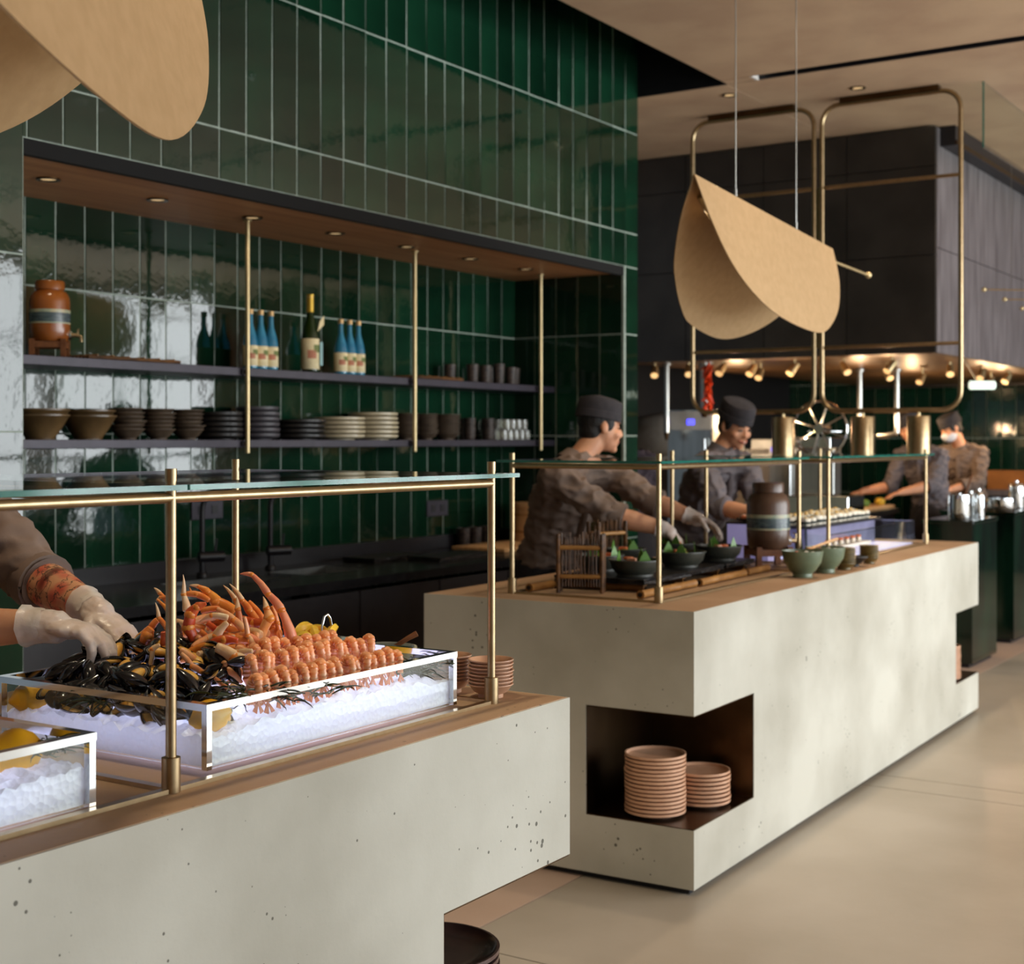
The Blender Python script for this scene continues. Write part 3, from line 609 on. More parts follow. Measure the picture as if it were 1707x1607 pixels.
def ice_tray(x0, x1, y0, y1, h, label, zf):
    t = thing('ice_tray', label, 'ice tray', (x0, y0, .9375)); w_, d_ = x1-x0, y1-y0; g = .006
    bx('led_base', (.05, .05, 0), (w_-.05, d_-.05, .003), LED, t)
    for a, b in (((0, 0), (w_, g)), ((0, d_-g), (w_, d_)), ((0, g), (g, d_-g)), ((w_-g, g), (w_, d_-g))): bx('glass_wall', (*a, 0), (*b, h-.012), GLASS, t)
    for a, b in (((-.004, -.004), (w_+.004, .012)), ((-.004, d_-.012), (w_+.004, d_+.004)), ((-.004, .012), (.012, d_-.012)), ((w_-.012, .012), (w_+.004, d_-.012))): bx('rim', (*a, h-.012), (*b, h), CHROME, t)
    for a in (-.003, w_-.009):
        for b in (-.003, d_-.009): bx('corner_post', (a, b, 0), (a+.012, b+.012, h-.012), CHROME, t)
    bm = BM(); nx, ny = max(6, int(w_/.009)), max(6, int(d_/.009)); G = []
    X0, X1, Y0, Y1 = x0+.009, x1-.009, y0+.009, y1-.009
    for i in range(nx+1):
        r = []
        for j in range(ny+1):
            x, y = X0+(X1-X0)*i/nx, Y0+(Y1-Y0)*j/ny
            z = zf(x, y)+.011*noise.noise(V((x*45, y*45, 0)))+.006*noise.noise(V((x*110, y*110, 3)))
            e = min(i, nx-i, j, ny-j)/3.0
            if e < 1: z -= .006*(1-e)
            r.append(bm.verts.new((x, y, z)))
        G.append(r)
    for i in range(nx):
        for j in range(ny): bm.faces.new((G[i][j], G[i+1][j], G[i+1][j+1], G[i][j+1]))
    ring = [G[i][0] for i in range(nx+1)] + [G[nx][j] for j in range(1, ny+1)] + [G[i][ny] for i in range(nx-1, -1, -1)] + [G[0][j] for j in range(ny-1, 0, -1)]
    prev = ring
    for s in range(1, 5):
        cur = []
        for v0 in ring:
            q = v0.co; zz = q.z+(.9395-q.z)*s/4
            cur.append(bm.verts.new((q.x+.0015*noise.noise(q*80+V((s*3, 0, 0))), q.y+.0015*noise.noise(q*80+V((0, s*3, 0))), zz)))
        for k in range(len(ring)): bm.faces.new((prev[k], cur[k], cur[(k+1) % len(ring)], prev[(k+1) % len(ring)]))
        prev = cur
    o = mk('crushed_ice', bm, ICEM); finish(o, True)
    o.data.polygons.foreach_set('use_smooth', [True]*len(o.data.polygons))
    return t, o
def zbig(x, y): return 1.003+.045*math.exp(-((x-2.08)**2+(y-2.03)**2)/.03)-.012*max(0, (x-2.3)/.1)-.010*max(0, min(1, (1.9-x)/.15))
TR, io = ice_tray(1.712, 2.424, 1.716, 2.25, .11, 'large glass tray of crushed ice heaped with seafood', zbig)
tag(io, 'lit crushed ice filling the large seafood tray', 'ice', kind='stuff')
T2, io = ice_tray(.78, 1.455, 1.695, 2.05, .11, 'smaller glass tray of crushed ice at the edge of the picture', lambda x, y: 1.000+.01*math.sin(x*9))
tag(io, 'lit crushed ice filling the smaller glass tray', 'ice', kind='stuff')
# mussels
MSH = mat('mussel_shell', '15151c', .18, 0, '0c0c10', 30, coat=.5); MEAT = mat('mussel_meat', 'd08a2c', .4, 0, 'e0b35a', 40); NACRE = mat('mussel_nacre', '8f8a80', .25, 0, '5a5860', 40)
def half_shell(sgn, ang):
    bm = BM(); n, mrows = 12, 6; rings = []
    for i in range(n+1):
        t_ = i/n; x = -.028+.056*t_; hw = .0135*math.sin(math.pi*min(1, t_**.75*.93+.035))**.8; row = []
        for j in range(mrows+1):
            a = math.pi*j/mrows; row.append(V((x, hw*math.cos(a), .0105*math.sin(a)*math.sin(math.pi*min(1, t_*.9+.05)))))
        rings.append(row)
    for s, off in ((1, 0), (.86, .0)):
        vv = [[bm.verts.new(Matrix.Rotation(ang, 3, 'X') @ V((p.x*s, p.y*s-.0 , sgn*(p.z*s))) + V((0, 0, 0))) for p in row] for row in rings]
        for i in range(n):
            for j in range(mrows): bm.faces.new((vv[i][j], vv[i+1][j], vv[i+1][j+1], vv[i][j+1]))
    return bm
ML = 'glossy black mussel in the heap at the near end of the ice'
mus = thing('mussel', ML, 'mussel', (1.8, 1.9, 1.06), 0, 'mussels on the ice')
mk('shell_half', half_shell(1, .30), MSH, mus); mk('shell_half', half_shell(-1, -.30), MSH, mus)
mk('meat', ell(BM(), (.0, .004, 0), (.018, .009, .0055), u=12, v=8), MEAT, mus)
mus2 = thing('mussel', ML, 'mussel', (1.8, 1.95, 1.06), 0, 'mussels on the ice')
mk('shell_half', half_shell(-1, 0), MSH, mus2); mk('inner_shell', half_shell(-1, 0), NACRE, mus2).scale = (.93, .93, .8); mk('meat', ell(BM(), (0, 0, .0), (.019, .009, .006), u=12, v=8), MEAT, mus2)
pl = []
tries = 0
while len(pl) < 150 and tries < 6000:
    tries += 1
    x = R_.uniform(1.735, 1.985); y = R_.uniform(1.765, 2.21); l = len(pl)//52
    if x > 1.82 and y < 1.84: continue
    if x < 1.80 and y < 1.80: continue
    if x + .30*max(0, 1.98-y) > 1.97: continue
    if x < 1.78 and y > 2.17: continue
    if any((x-a)**2+(y-b)**2 < .026**2 and c == l for a, b, c in pl): continue
    pl.append((x, y, l))
first = [mus, mus2]
for k, (x, y, l) in enumerate(pl):
    z = zbig(x, y)+.012+l*.024*(1 if x > 1.77 else .5)+.03*max(0, (x-1.86))/.1*.6
    rot = (R_.uniform(0, 6.28), R_.uniform(-.9, .9), R_.uniform(0, 6.28)) if k % 2 == 0 else (R_.uniform(-.6, .9), R_.uniform(-.9, .5), R_.uniform(0, 6.28))
    s = R_.uniform(1.0, 1.35)
    if k < 2: o = first[k]; o.location = (x, y, z); o.rotation_euler = rot
    else: o = dup((mus, mus2)[k % 2 if R_.random() < .75 else 0], (x, y, z), rot, scale=s)
# crab legs
CCOL = {'o': ('d8702a', 'e08a45'), 'r': ('b83a12', 'd2602c'), 'y': ('dc8f38', 'd8782c'), 'c': ('e0a468', 'dd8a45'), 'k': ('dba878', 'd98a55'), 'p': ('d97a5c', 'e0956c'), 'w': ('e0c39c', 'd8a878')}
CM = {k: mat('crab_shell_'+n, a, .38, 0, b, 45, .25, 160, coat=.25, bdist=.002) for (k, (a, b)), n in zip(CCOL.items(), ('orange', 'red', 'amber', 'peach', 'tan', 'pink', 'cream'))}
def crab_leg(c, q, label, nm='crab_leg'):
    pts = [V(p[:3]) for p in q]; rs = [p[3] for p in q]; base = sum(pts, V())/len(pts)
    t = thing(nm, label, 'crab leg' if nm == 'crab_leg' else 'crab claw', base, 0, 'crab legs on the ice')
    names = ['upper_segment', 'middle_segment', 'lower_segment', 'tip', 'tip']
    for i in range(len(pts)-1):
        a, b = pts[i]-base, pts[i+1]-base; ra, rb = rs[i], rs[i+1]
        d = b-a; side = frame_axes(d)[1]; bow = side*d.length*.05
        prof = [(0, ra*.75), (.04, ra*.95), (.15, ra*1.02), (.5, (ra+rb)/2*1.0), (.85, rb*.98+.0*ra), (.96, rb*.92), (1, rb*.7)] if rb > .002 else [(0, ra*.8), (.06, ra), (.35, ra*.72+rb*.28), (.7, ra*.36+rb*.64), (1, .0006)]
        tt = tube(BM(), [a+d*s+bow*math.sin(math.pi*s) for s, _ in prof], [r for _, r in prof], 12, flat=.8)
        m = CM[c]
        if rb < .002 and c in 'oyc' and i > 0: m = CM['w']
        mk('segment' if rb >= .002 else 'claw_tip', tt, m, t)
        if i > 0 and ra > .003: mk('joint', ell(BM(), a, (ra*1.0, ra*1.0, ra*.9), u=10, v=8), CM['y'], t)
    return t
CN = {'o': 'orange', 'r': 'deep red', 'y': 'amber', 'c': 'peach', 'k': 'tan', 'p': 'pinkish', 'w': 'cream'}
cnt = {}
PLACE = {0: 'long arching pinkish crab leg with bent tip at the far side of the heap', 2: 'upright peach crab claw beside the long arching leg', 6: 'amber crab claw pointing to the near post along the heap crest',
         11: 'thick cream crab leg segment lying across the heap front', 13: 'tan crab leg sloping down to the seaweed', 16: 'deep red hooked crab claw beside the brass post', 21: 'pale upright crab leg tip behind the brass post', 23: 'orange crab leg standing by the gloved fingers'}
for i, (c, q) in enumerate(CRAB):
    lb = PLACE.get(i)
    if not lb:
        y = sum(p[2] for p in q)/len(q); xx = sum(p[0] for p in q)/len(q)
        zone = 'near the top' if y > 1.15 else ('low in' if y < 1.085 else 'in the middle')
        lb = '%s crab leg %s of the crab heap' % (CN[c], zone) if zone != 'low in' else '%s crab leg low in the crab heap' % CN[c]
        cnt[lb] = cnt.get(lb, 0)+1
    crab_leg(c, q, lb)
for k in range(22):      # loose pieces filling the front of the heap
    x = R_.uniform(1.93, 2.1); y = R_.uniform(1.875, 1.97); p = V((x, y, zbig(x, y)+R_.uniform(.015, .05)+.4*max(0, y-1.88)))
    b = R_.uniform(-.9, .9)+(.6 if k % 2 else -2.2); d = V((math.cos(b), math.sin(b), R_.uniform(-.2, .35)))*R_.uniform(.04, .07); r = R_.uniform(.007, .011)
    crab_leg(R_.choice('kwykcow'), [(*(p-d*.6), r), (*(p+d*.3), r*1.05), (*(p+d*.8), r*.6)], 'short crab leg piece at the heap front behind the shrimps')
for k in range(34):      # legs deeper in the heap
    a = R_.uniform(0, 6.28); rr = R_.uniform(.0, .15); p = V((2.09+rr*math.cos(a), 2.05+rr*math.sin(a)*.9, 1.05+R_.uniform(0, .11)*(1-rr/.2)))
    b = R_.uniform(0, 6.28); d = V((math.cos(b), math.sin(b), R_.uniform(-.25, .5)))*R_.uniform(.05, .09); r = R_.uniform(.007, .0115)
    crab_leg(R_.choice('ookkwrypw'), [(*(p-d*.6), r), (*(p+d*.4), r*.95), (*(p+d), r*.6)], 'crab leg piece buried inside the crab heap')
# shrimps
SHM = mat('cooked_shrimp', 'e4823f', .3, 0, 'f2bd92', 14, .1, 100, coat=.35, rnd=.12, stretch=(1, 1, 9)); SHT = mat('shrimp_tail', 'd96a34', .35)
SL = 'cooked orange shrimp in the %s row along the tray front, %s from the mussels'
shr = thing('shrimp', SL % ('front', 'first'), 'shrimp', (0, 0, 0), 0, 'cooked shrimps on the ice')
arc = []
for k in range(15):
    a = math.radians(-35+230*k/14); arc.append((V((0, .0125*math.cos(a), .029*math.sin(a))), .0115*(1-.55*(k/14)**1.6)*(.75 if k == 0 else 1)))
body = BM(); pts = []; rad = []
for k in range(14):
    p0, r0 = arc[k]; p1, r1 = arc[k+1]
    pts += [p0, p0.lerp(p1, .6)]; rad += [r0*.9, r0*1.06]
mk('body', tube(body, pts, rad, 12, flat=.88), SHM, shr)
for s in (-1, 1): 
    bm = BM(); e = arc[-1][0]; poly(bm, [e+V((0, 0, .002)), e+V((s*.010, -.004, -.014)), e+V((s*.003, -.006, -.018)), e+V((0, -.002, -.004))], .0015, (0, 1, .3)); mk('tail_fan', bm, SHT, shr, False)
for k in range(3): tb('legs_bristle', [(0, .02-.008*k, -.004), (.006*(-1)**k, .012-.006*k, -.016)], .0012, SHT, shr, 5)
def put(k, x, y, z, rot, row, q):
    if k == 0: shr.location = (x, y, z); shr.rotation_euler = rot; shr.scale = (1.1, 1.1, 1.1)
    else: dup(shr, (x, y, z), rot, SL % (row, ORD[q]), scale=R_.uniform(1.05, 1.2))
k = 0
for row, y, z, x0, x1, st in (('front', 1.762, 1.032, 1.875, 2.285, .0255), ('middle', 1.82, 1.054, 1.93, 2.27, .0255), ('rear', 1.872, 1.066, 2.0, 2.25, .028)):
    x = x0; q = -1
    while x < x1:
        q += 1
        put(k, x, y+R_.uniform(-.005, .005), z-.08*max(0, x-2.2)+R_.uniform(-.004, .004), (R_.uniform(-.15, .15), R_.uniform(-.2, .2), R_.uniform(-.35, .25)-.25), row, q); k += 1; x += st*R_.uniform(.9, 1.1)
# lemons, seaweed
LEM = mat('lemon_peel', 'f0b41c', .4, 0, 'e8a614', 20, .15, 160, bdist=.002); LFL = mat('lemon_flesh', 'f6d04a', .35, 0, 'efc038', 60); PITH = mat('lemon_pith', 'f4e6b0', .6)
def lemon_bm(r):
    bm = BM(); lathe(bm, [(0, -r*1.28), (r*.14, -r*1.25), (r*.3, -r*1.08), (r*.72, -r*.75), (r*.97, -r*.28), (r, 0), (r*.97, r*.28), (r*.72, r*.75), (r*.3, r*1.08), (r*.14, r*1.25), (0, r*1.28)], 24); return bm
def lemon(x, y, z, r, rot, label):
    t = thing('lemon', label, 'lemon', (x, y, z), 0, 'lemons on the ice'); t.rotation_euler = rot
    mk('peel', lemon_bm(r), LEM, t); lt('stem_scar', [(0, r*1.27), (r*.1, r*1.27), (r*.07, r*1.31), (0, r*1.31)], mat('scar', 'a08a3a', .8), t, 10)
lemon(1.772, 1.768, 1.012, .030, (1.3, 0, .6), 'whole lemon against the glass corner under the mussels')
lemon(2.345, 1.905, 1.035, .031, (.9, .3, 0), 'whole lemon behind the shrimps')
lemon(1.742, 2.2, 1.008, .031, (1.4, 0, .9), 'whole lemon at the rear near corner of the large tray')
lemon(1.39, 1.79, 1.018, .036, (1.5, .2, 1.2), 'large lemon lying on the ice of the smaller tray')
WEED = mat('seaweed', '3a4218', .45, 0, '23290e', 40, coat=.3)
def weed(x, y, z, n, sp, label):
    bm = BM()
    for i in range(n):
        a = R_.uniform(0, 6.28); p = V((x+R_.uniform(-sp, sp), y+R_.uniform(-sp, sp)*.55, z)); pts = [p]; up = R_.uniform(.1, .8)
        for s in range(7):
            a += R_.uniform(-.7, .7); p = p+V((math.cos(a), math.sin(a), up-.28*s*.5))*.0085; p.z = max(p.z, z-.012); pts.append(p)
        tube(bm, pts, [.0009, .0016, .002, .002, .0019, .0016, .0012, .0004], 6, flat=.5)
    tag(mk('seaweed', bm, WEED), label, 'seaweed', kind='stuff')
weed(1.86, 1.775, 1.035, 60, .06, 'dark green seaweed tucked before the crab legs'); weed(2.36, 1.77, 1.012, 46, .045, 'seaweed tangle at the far end of the large tray')
weed(1.80, 2.0, 1.02, 60, .1, 'seaweed under the mussels'); weed(1.425, 1.76, 1.015, 34, .03, 'seaweed sprig beside the large lemon'); weed(1.97, 1.735, 1.02, 30, .06, 'seaweed under the shrimp row at the glass')
# lemon bowl and spoon bowl behind the tray
t = thing('steel_bowl', 'shallow steel bowl of lemon wedges behind the seafood tray', 'bowl', (2.575, 2.215, .9305)); mk('bowl', bowl_bm(.083, .085, .5), CHROME, t)
wm = None
for k in range(13):
    a = R_.uniform(0, 6.28); rr = R_.uniform(0, .048); p = (2.575+rr*math.cos(a), 2.215+rr*math.sin(a), 1.006+.016*(k > 7)+R_.uniform(0, .006)); rot = (R_.uniform(-.7, .7), R_.uniform(-.5, .5), R_.uniform(0, 6.28))
    if wm is None:
        q = thing('lemon_wedge', 'cut lemon wedge in the steel bowl', 'lemon wedge', p, 0, 'lemon wedges'); q.rotation_euler = rot; wm = q
        bm = BM(); n = 9; e1 = []; e2 = []; mid = []
        for i in range(n):
            s = -1+2*i/(n-1); h = math.sqrt(max(0, 1-s*s*.96)); e1.append(V((s*.033, -.011*h, .019*h))); e2.append(V((s*.033, .011*h, .019*h))); mid.append(V((s*.033, 0, -.009*h)))
        A = [[bm.verts.new(v) for v in r] for r in (e1, mid, e2)]
        top = [bm.verts.new(V((s_.x, 0, s_.z*.1+.001))) for s_ in e1]
        for i in range(n-1):
            for r1, r2 in ((A[0], A[1]), (A[1], A[2])): bm.faces.new((r1[i], r1[i+1], r2[i+1], r2[i]))
        mk('peel', bm, LEM, q)
        bm = BM(); B = [[bm.verts.new(v*.97) for v in r] for r in (e1, e2)]; C = [bm.verts.new(V((v.x*.97, 0, v.z*1.35+.002))) for v in e1]
        for i in range(n-1):
            for r1, r2 in ((B[0], C), (C, B[1]), (B[1], B[0])): bm.faces.new((r1[i], r1[i+1], r2[i+1], r2[i]))
        mk('flesh', bm, LFL, q)
    else: dup(wm, p, rot)
tg = thing('tongs', 'looped steel tongs handle standing in the lemon bowl', 'tongs', (2.585, 2.2, 1.01))
tb('loop', [(-.018, 0, 0), (-.016, 0, .04), (-.008, 0, .062), (.004, 0, .066), (.014, 0, .055), (.02, 0, .03), (.024, 0, 0)], .0028, CHROME, tg)
t = thing('sauce_bowl', 'shallow glass bowl with a wooden spoon beside the lemon bowl', 'bowl', (2.588, 2.03, .9305)); mk('bowl', bowl_bm(.075, .083, .5), mat('smoke_glass', 'aab4ae', .05, 0, trans=.6), t); lt('sauce', [(0, .06), (.066, .06)], mat('sauce', '8a8a70', .3), t)
sp = thing('wooden_spoon', 'short wooden spoon resting in the glass bowl', 'spoon', (2.588, 2.03, .997)); tb('handle', [(0, 0, 0), (.03, -.045, .035), (.042, -.062, .046)], [.005, .006, .007], WALN, sp); mk('scoop', ell(BM(), (-.006, .01, -.001), (.016, .02, .006), u=12, v=8), WALN, sp)
# ------------------------------------------------------------------ people
def cap_(bm, a, b, ra, rb, n=14):
    a, b = V(a), V(b); d = b-a
    if d.length < 1e-5: return
    ell(bm, a, ra, u=n, v=8); ell(bm, b, rb, u=n, v=8); tube(bm, [a, b], [ra, rb], n)
def axes_mat(x, y, z): return Matrix((x, y, z)).transposed()
def hand_prims(bm, wrist, d, pn, side, curl=.5, inf=0, s=1.0, spread=1.0, thumb=1):
    """palm and five fingers. d direction of the hand, pn direction the palm faces, side +1/-1 puts the thumb"""
    d = V(d).normalized(); pn = V(pn); pn = (pn-d*pn.dot(d)).normalized(); t = d.cross(pn).normalized()*side
    w_ = V(wrist); M = axes_mat(d, t, pn)
    ell(bm, w_+d*.046*s, (.052*s+inf, .041*s+inf, .017*s+inf), M); ell(bm, w_+d*.072*s, (.024*s+inf, .040*s+inf, .0145*s+inf), M); ell(bm, w_+d*.02*s+t*.016*s+pn*.006, (.03*s+inf, .022*s+inf, .016*s+inf), M)
    for off, L_, cu in ((.031, .070, .85), (.0105, .080, .95), (-.0105, .076, 1.05), (-.030, .060, 1.2)):
        p = w_+d*(.088 if abs(off) < .02 else .081)*s+t*off*s; ang = .25*curl*cu; r = .0092*s+inf; dirn = (d+t*off*1.6*spread).normalized()
        for q, fr in enumerate((.46, .31, .23)):
            ang += curl*cu*(.45 if q else .3); dd = dirn*math.cos(ang)+pn*math.sin(ang); e = p+dd*L_*fr*s; cap_(bm, p, e, r, r*.92, 10); p = e; r *= .92
    if thumb:
        p = w_+d*.026*s+t*.034*s+pn*.006*s; r = .0112*s+inf
        for q, L_ in enumerate((.038, .032, .024)):
            dd = (d*(.62+.12*q)+t*(.62-.28*q)+pn*(.35+.22*q*curl)).normalized(); e = p+dd*L_*s; cap_(bm, p, e, r, r*.9, 10); p = e; r *= .9
def person(label, J, face, up=(0, 0, 1), shirt=SHIRT, vox=.007, gloves=None, capc=CAPM, mask=False, hands=None, smile=False, hs=1.0, cap=True, apron=True, cuffs=True, tattoo=None, sleeve_long=False):
    O = V((J['pelvis'][0], J['pelvis'][1], 0)); J = {k: V(v)-O for k, v in J.items()}
    f = V(face).normalized(); u = V(up); u = (u-f*u.dot(f)).normalized(); r = f.cross(u); HM = axes_mat(r, f, u); hc = J['head']
    def hp(x, y, z): return hc+r*x*hs+f*y*hs+u*z*hs
    br = (J['shR']-J['shL']).normalized(); tx = (J['neck']-J['pelvis']).normalized(); fr = (tx.cross(br)).normalized()
    if fr.dot(V((0, -1, 0))) < 0 and 'front' not in J: fr = -fr
    BMx = axes_mat(br, fr, tx)
    def torso(bm, i):
        pe, ne = J['pelvis'], J['neck']; L_ = (ne-pe).length
        ell(bm, pe+tx*.02, (.165+i, .115+i, .13+i), BMx); ell(bm, pe+tx*L_*.33, (.155+i, .11+i, .16+i), BMx); ell(bm, pe+tx*L_*.6, (.172+i, .118+i, .16+i), BMx); ell(bm, pe+tx*L_*.82, (.165+i, .098+i, .085+i), BMx)
        m_ = (J['shR']+J['shL'])/2
        cap_(bm, J['shR'], m_.lerp(ne, .4), .058+i, .07+i); cap_(bm, J['shL'], m_.lerp(ne, .4), .058+i, .07+i); cap_(bm, J['shR'], pe+tx*L_*.6+br*.09, .055+i, .07+i); cap_(bm, J['shL'], pe+tx*L_*.6-br*.09, .055+i, .07+i)
    def legs(bm, i, foot=True):
        for s in (1, -1):
            hip = J['pelvis']+br*s*.09-V((0, 0, .04)); an = V((hip.x, hip.y, .085)); an += V((br.x, br.y, 0))*s*.04; kn = hip.lerp(an, .5)+fr*.03
            cap_(bm, hip, kn, .088+i, .062+i); cap_(bm, kn, an, .06+i, .042+i)
            if foot: F_ = V((fr.x, fr.y, 0)).normalized(); cap_(bm, V((an.x, an.y, .045))-F_*.03, V((an.x, an.y, .038))+F_*.14, .042, .034)
    bm = BM()
    torso(bm, -.012); legs(bm, -.005)
    for s in 'RL':
        cap_(bm, J['sh'+s], J['el'+s], .05, .043); cap_(bm, J['el'+s], J['el'+s].lerp(J['wr'+s], .35), .044, .046); cap_(bm, J['el'+s].lerp(J['wr'+s], .35), J['wr'+s], .046, .029)
    cap_(bm, J['neck']-tx*.03, hp(0, -.02, -.05), .062, .056)
    # head with a face
    ell(bm, hp(0, -.012, .035), (.077*hs, .094*hs, .088*hs), HM); ell(bm, hp(0, .016, -.02), (.066*hs, .073*hs, .08*hs), HM); ell(bm, hp(0, .03, -.065), (.05*hs, .052*hs, .042*hs), HM)
    ell(bm, hp(0, .066, -.094), (.023*hs, .02*hs, .018*hs), HM); cap_(bm, hp(0, .083, .014), hp(0, .101, -.026), .0085*hs, .0125*hs); ell(bm, hp(0, .093, -.032), (.018*hs, .012*hs, .009*hs), HM)
    ell(bm, hp(0, .075, .03), (.05*hs, .014*hs, .012*hs), HM)
    for s in (1, -1): ell(bm, hp(s*.04, .058, -.028), (.024*hs, .022*hs, .022*hs), HM); ell(bm, hp(s*.078, -.008, -.004), (.009*hs, .019*hs, .031*hs), HM)
    ell(bm, hp(0, .082, -.054), (.024*hs, .012*hs, .008*hs), HM); ell(bm, hp(0, .079, -.068), (.02*hs, .012*hs, .008*hs), HM)
    hands = hands or {}
    for s in 'RL':
        h = hands.get(s)
        if h: hand_prims(bm, J['wr'+s], h['d'], h['pn'], h['side'], h.get('curl', .5), -.001, thumb=1)
    me = remesh(bm, vox, 3, sfac=.45); root = mesh_obj('person', me, SKIN, None, O); tag(root, label, 'person')
    # eyes, brows, mouth
    for s in (1, -1):
        mk('eye', ell(BM(), hp(s*.031, .0825, .002), (.0145*hs, .007*hs, .0052*hs), HM, 12, 8), DARKE, root)
        bm = BM(); tube(bm, [hp(s*.014, .09, .022), hp(s*.03, .088, .0265), hp(s*.048, .076, .022)], [.0022, .003, .0018], 6); mk('eyebrow', bm, HAIR, root)
    if smile:
        bm = BM(); tube(bm, [hp(-.028, .082, -.052), hp(-.014, .0945, -.060), hp(0, .097, -.0625), hp(.014, .0945, -.060), hp(.028, .082, -.052)], [.002, .0055, .007, .0055, .002], 8); m_ = mk('mouth', bm, LIPM, root)
        bm = BM(); tube(bm, [hp(-.02, .0905, -.0555), hp(0, .1015, -.060), hp(.02, .0905, -.0555)], [.001, .0035, .001], 8); mk('teeth', bm, WHITE, m_)
    elif not mask:
        bm = BM(); tube(bm, [hp(-.022, .083, -.059), hp(0, .0945, -.0605), hp(.022, .083, -.059)], [.0015, .0035, .0015], 8); mk('mouth', bm, LIPM, root)
    if mask:
        bm = BM(); ell(bm, hp(0, .036, -.052), (.069*hs, .077*hs, .058*hs), HM); cap_(bm, hp(0, .09, -.02), hp(0, .105, -.036), .014, .018); mesh_obj('face_mask', remesh(bm, .007, 3), mat('mask_fabric', 'c9cdd6', .8, 0, 'b9bdc8', 20), root)
    # hair and cap
    bm = BM(); ell(bm, hp(0, -.022, .035), (.081*hs, .092*hs, .088*hs), HM); ell(bm, hp(0, -.05, -.02), (.068*hs, .055*hs, .055*hs), HM)
    for s in (1, -1): ell(bm, hp(s*.071, .012, .02), (.011*hs, .03*hs, .04*hs), HM)
    mesh_obj('hair', remesh(bm, .006, 2), HAIR, root)
    if cap:
        CM_ = Matrix.Translation(hp(0, -.014, .052)) @ (HM.to_4x4() @ Matrix.Rotation(-.10, 4, 'X'))
        bm = lathe(BM(), [(.087, -.012), (.091, -.014), (.094, .0), (.095, .05), (.094, .078), (.088, .092), (.06, .1), (.0, .102)], 32); 
        for v in bm.verts: v.co = CM_ @ V((v.co.x*.93*hs, v.co.y*1.12*hs, (v.co.z*.86+.004*math.sin(v.co.x*40+v.co.y*25))*hs))
        c = mk('cap', bm, capc, root)
        bm = lathe(BM(), [(.093, -.016), (.098, -.014), (.098, .018), (.093, .02)], 32)
        for v in bm.verts: v.co = CM_ @ V((v.co.x*.93*hs, v.co.y*1.12*hs, v.co.z*hs))
        mk('cap_band', bm, capc, c)
    # shirt
    bm = BM(); torso(bm, .014)
    for s in 'RL':
        e = J['el'+s] if not sleeve_long else J['el'+s].lerp(J['wr'+s], .5)
        cap_(bm, J['sh'+s], J['el'+s], .07, .062)
        if sleeve_long: cap_(bm, J['el'+s], e, .062, .05)
    cap_(bm, J['neck']-tx*.07, J['neck']-tx*.02, .085, .07)
    so_ = mesh_obj('shirt', remesh(bm, .0085, 3, .016, .075), shirt, root)
    # cuffs (rolled sleeve ends) and collar
    for s in 'RL':
        if cuffs:
            a = J['el'+s]; b = J['wr'+s]; d = (b-a).normalized(); q = a+d*(.02 if not sleeve_long else (b-a).length*.5)
            bm = BM(); tube(bm, [q-d*.035, q-d*.02, q+d*.025, q+d*.03, q+d*.024], [.062, .066, .066, .060, .052], 20, cap=False); mk('sleeve_cuff', bm, shirt, so_)
    bm = BM(); n0 = J['neck']; ax = (hp(0, -.02, -.05)-n0).normalized(); A, B = frame_axes(ax); tube(bm, [n0-ax*.03, n0+ax*.0, n0+ax*.028, n0+ax*.03, n0+ax*.0], [.082, .075, .07, .066, .067], 24, cap=False); mk('collar', bm, shirt, so_)
    bm = BM(); tube(bm, [J['neck']+fr*.085-tx*.04, J['neck']+fr*.14-tx*.15, J['neck']+fr*.147-tx*.32], .008, 6, flat=2.4); mk('button_placket', bm, shirt, so_)
    bm = BM(); legs(bm, .014, False); ell(bm, J['pelvis']-tx*.05, (.185, .14, .14), BMx)
    if apron:
        ell(bm, J['pelvis']-V((0, 0, .22))+fr*.045, (.19, .09, .26), BMx)
    mesh_obj('trousers', remesh(bm, .014, 3), TROUS, root)
    for s in 'RL':
        h = hands.get(s)
        if h and h.get('glove'):
            bm = BM(); hand_prims(bm, J['wr'+s], h['d'], h['pn'], h['side'], h.get('curl', .5), .0018); d = V(h['d']).normalized(); back = (J['el'+s]-J['wr'+s]).normalized()
            cap_(bm, J['wr'+s]+back*.012, J['wr'+s]+d*.02, .033, .032)
            g = mesh_obj('glove', remesh(bm, .0032 if vox < .008 else .006, 2, .0012, .02), GLOVE, root)
            bm = BM(); q = J['wr'+s]+back*.012; tube(bm, [q-back*.012, q, q+back*.014, q+back*.022, q+back*.03], [.033, .0345, .035, .039, .041], 22, cap=False)
            for v in bm.verts: v.co += V((noise.noise(v.co*70), noise.noise(v.co*70+V((3, 0, 0))), noise.noise(v.co*70+V((0, 3, 0)))))*.005
            mk('glove_cuff', bm, GLOVE, g)
    if tattoo:
        s = tattoo; a, b = J['el'+s], J['wr'+s]; bm = BM(); tube(bm, [a.lerp(b, k) for k in (.12, .35, .6, .85)], [.0475, .0476, .041, .034], 24, cap=False); tag(mk('tattoo', bm, TATT, root), 'red and black flower tattoo on the forearm')
    return root
GLOVE = mat('thin_plastic_glove', 'efe6df', .28, 0, 'e2d6cd', 30, .35, 90, alpha=.62, bdist=.003)
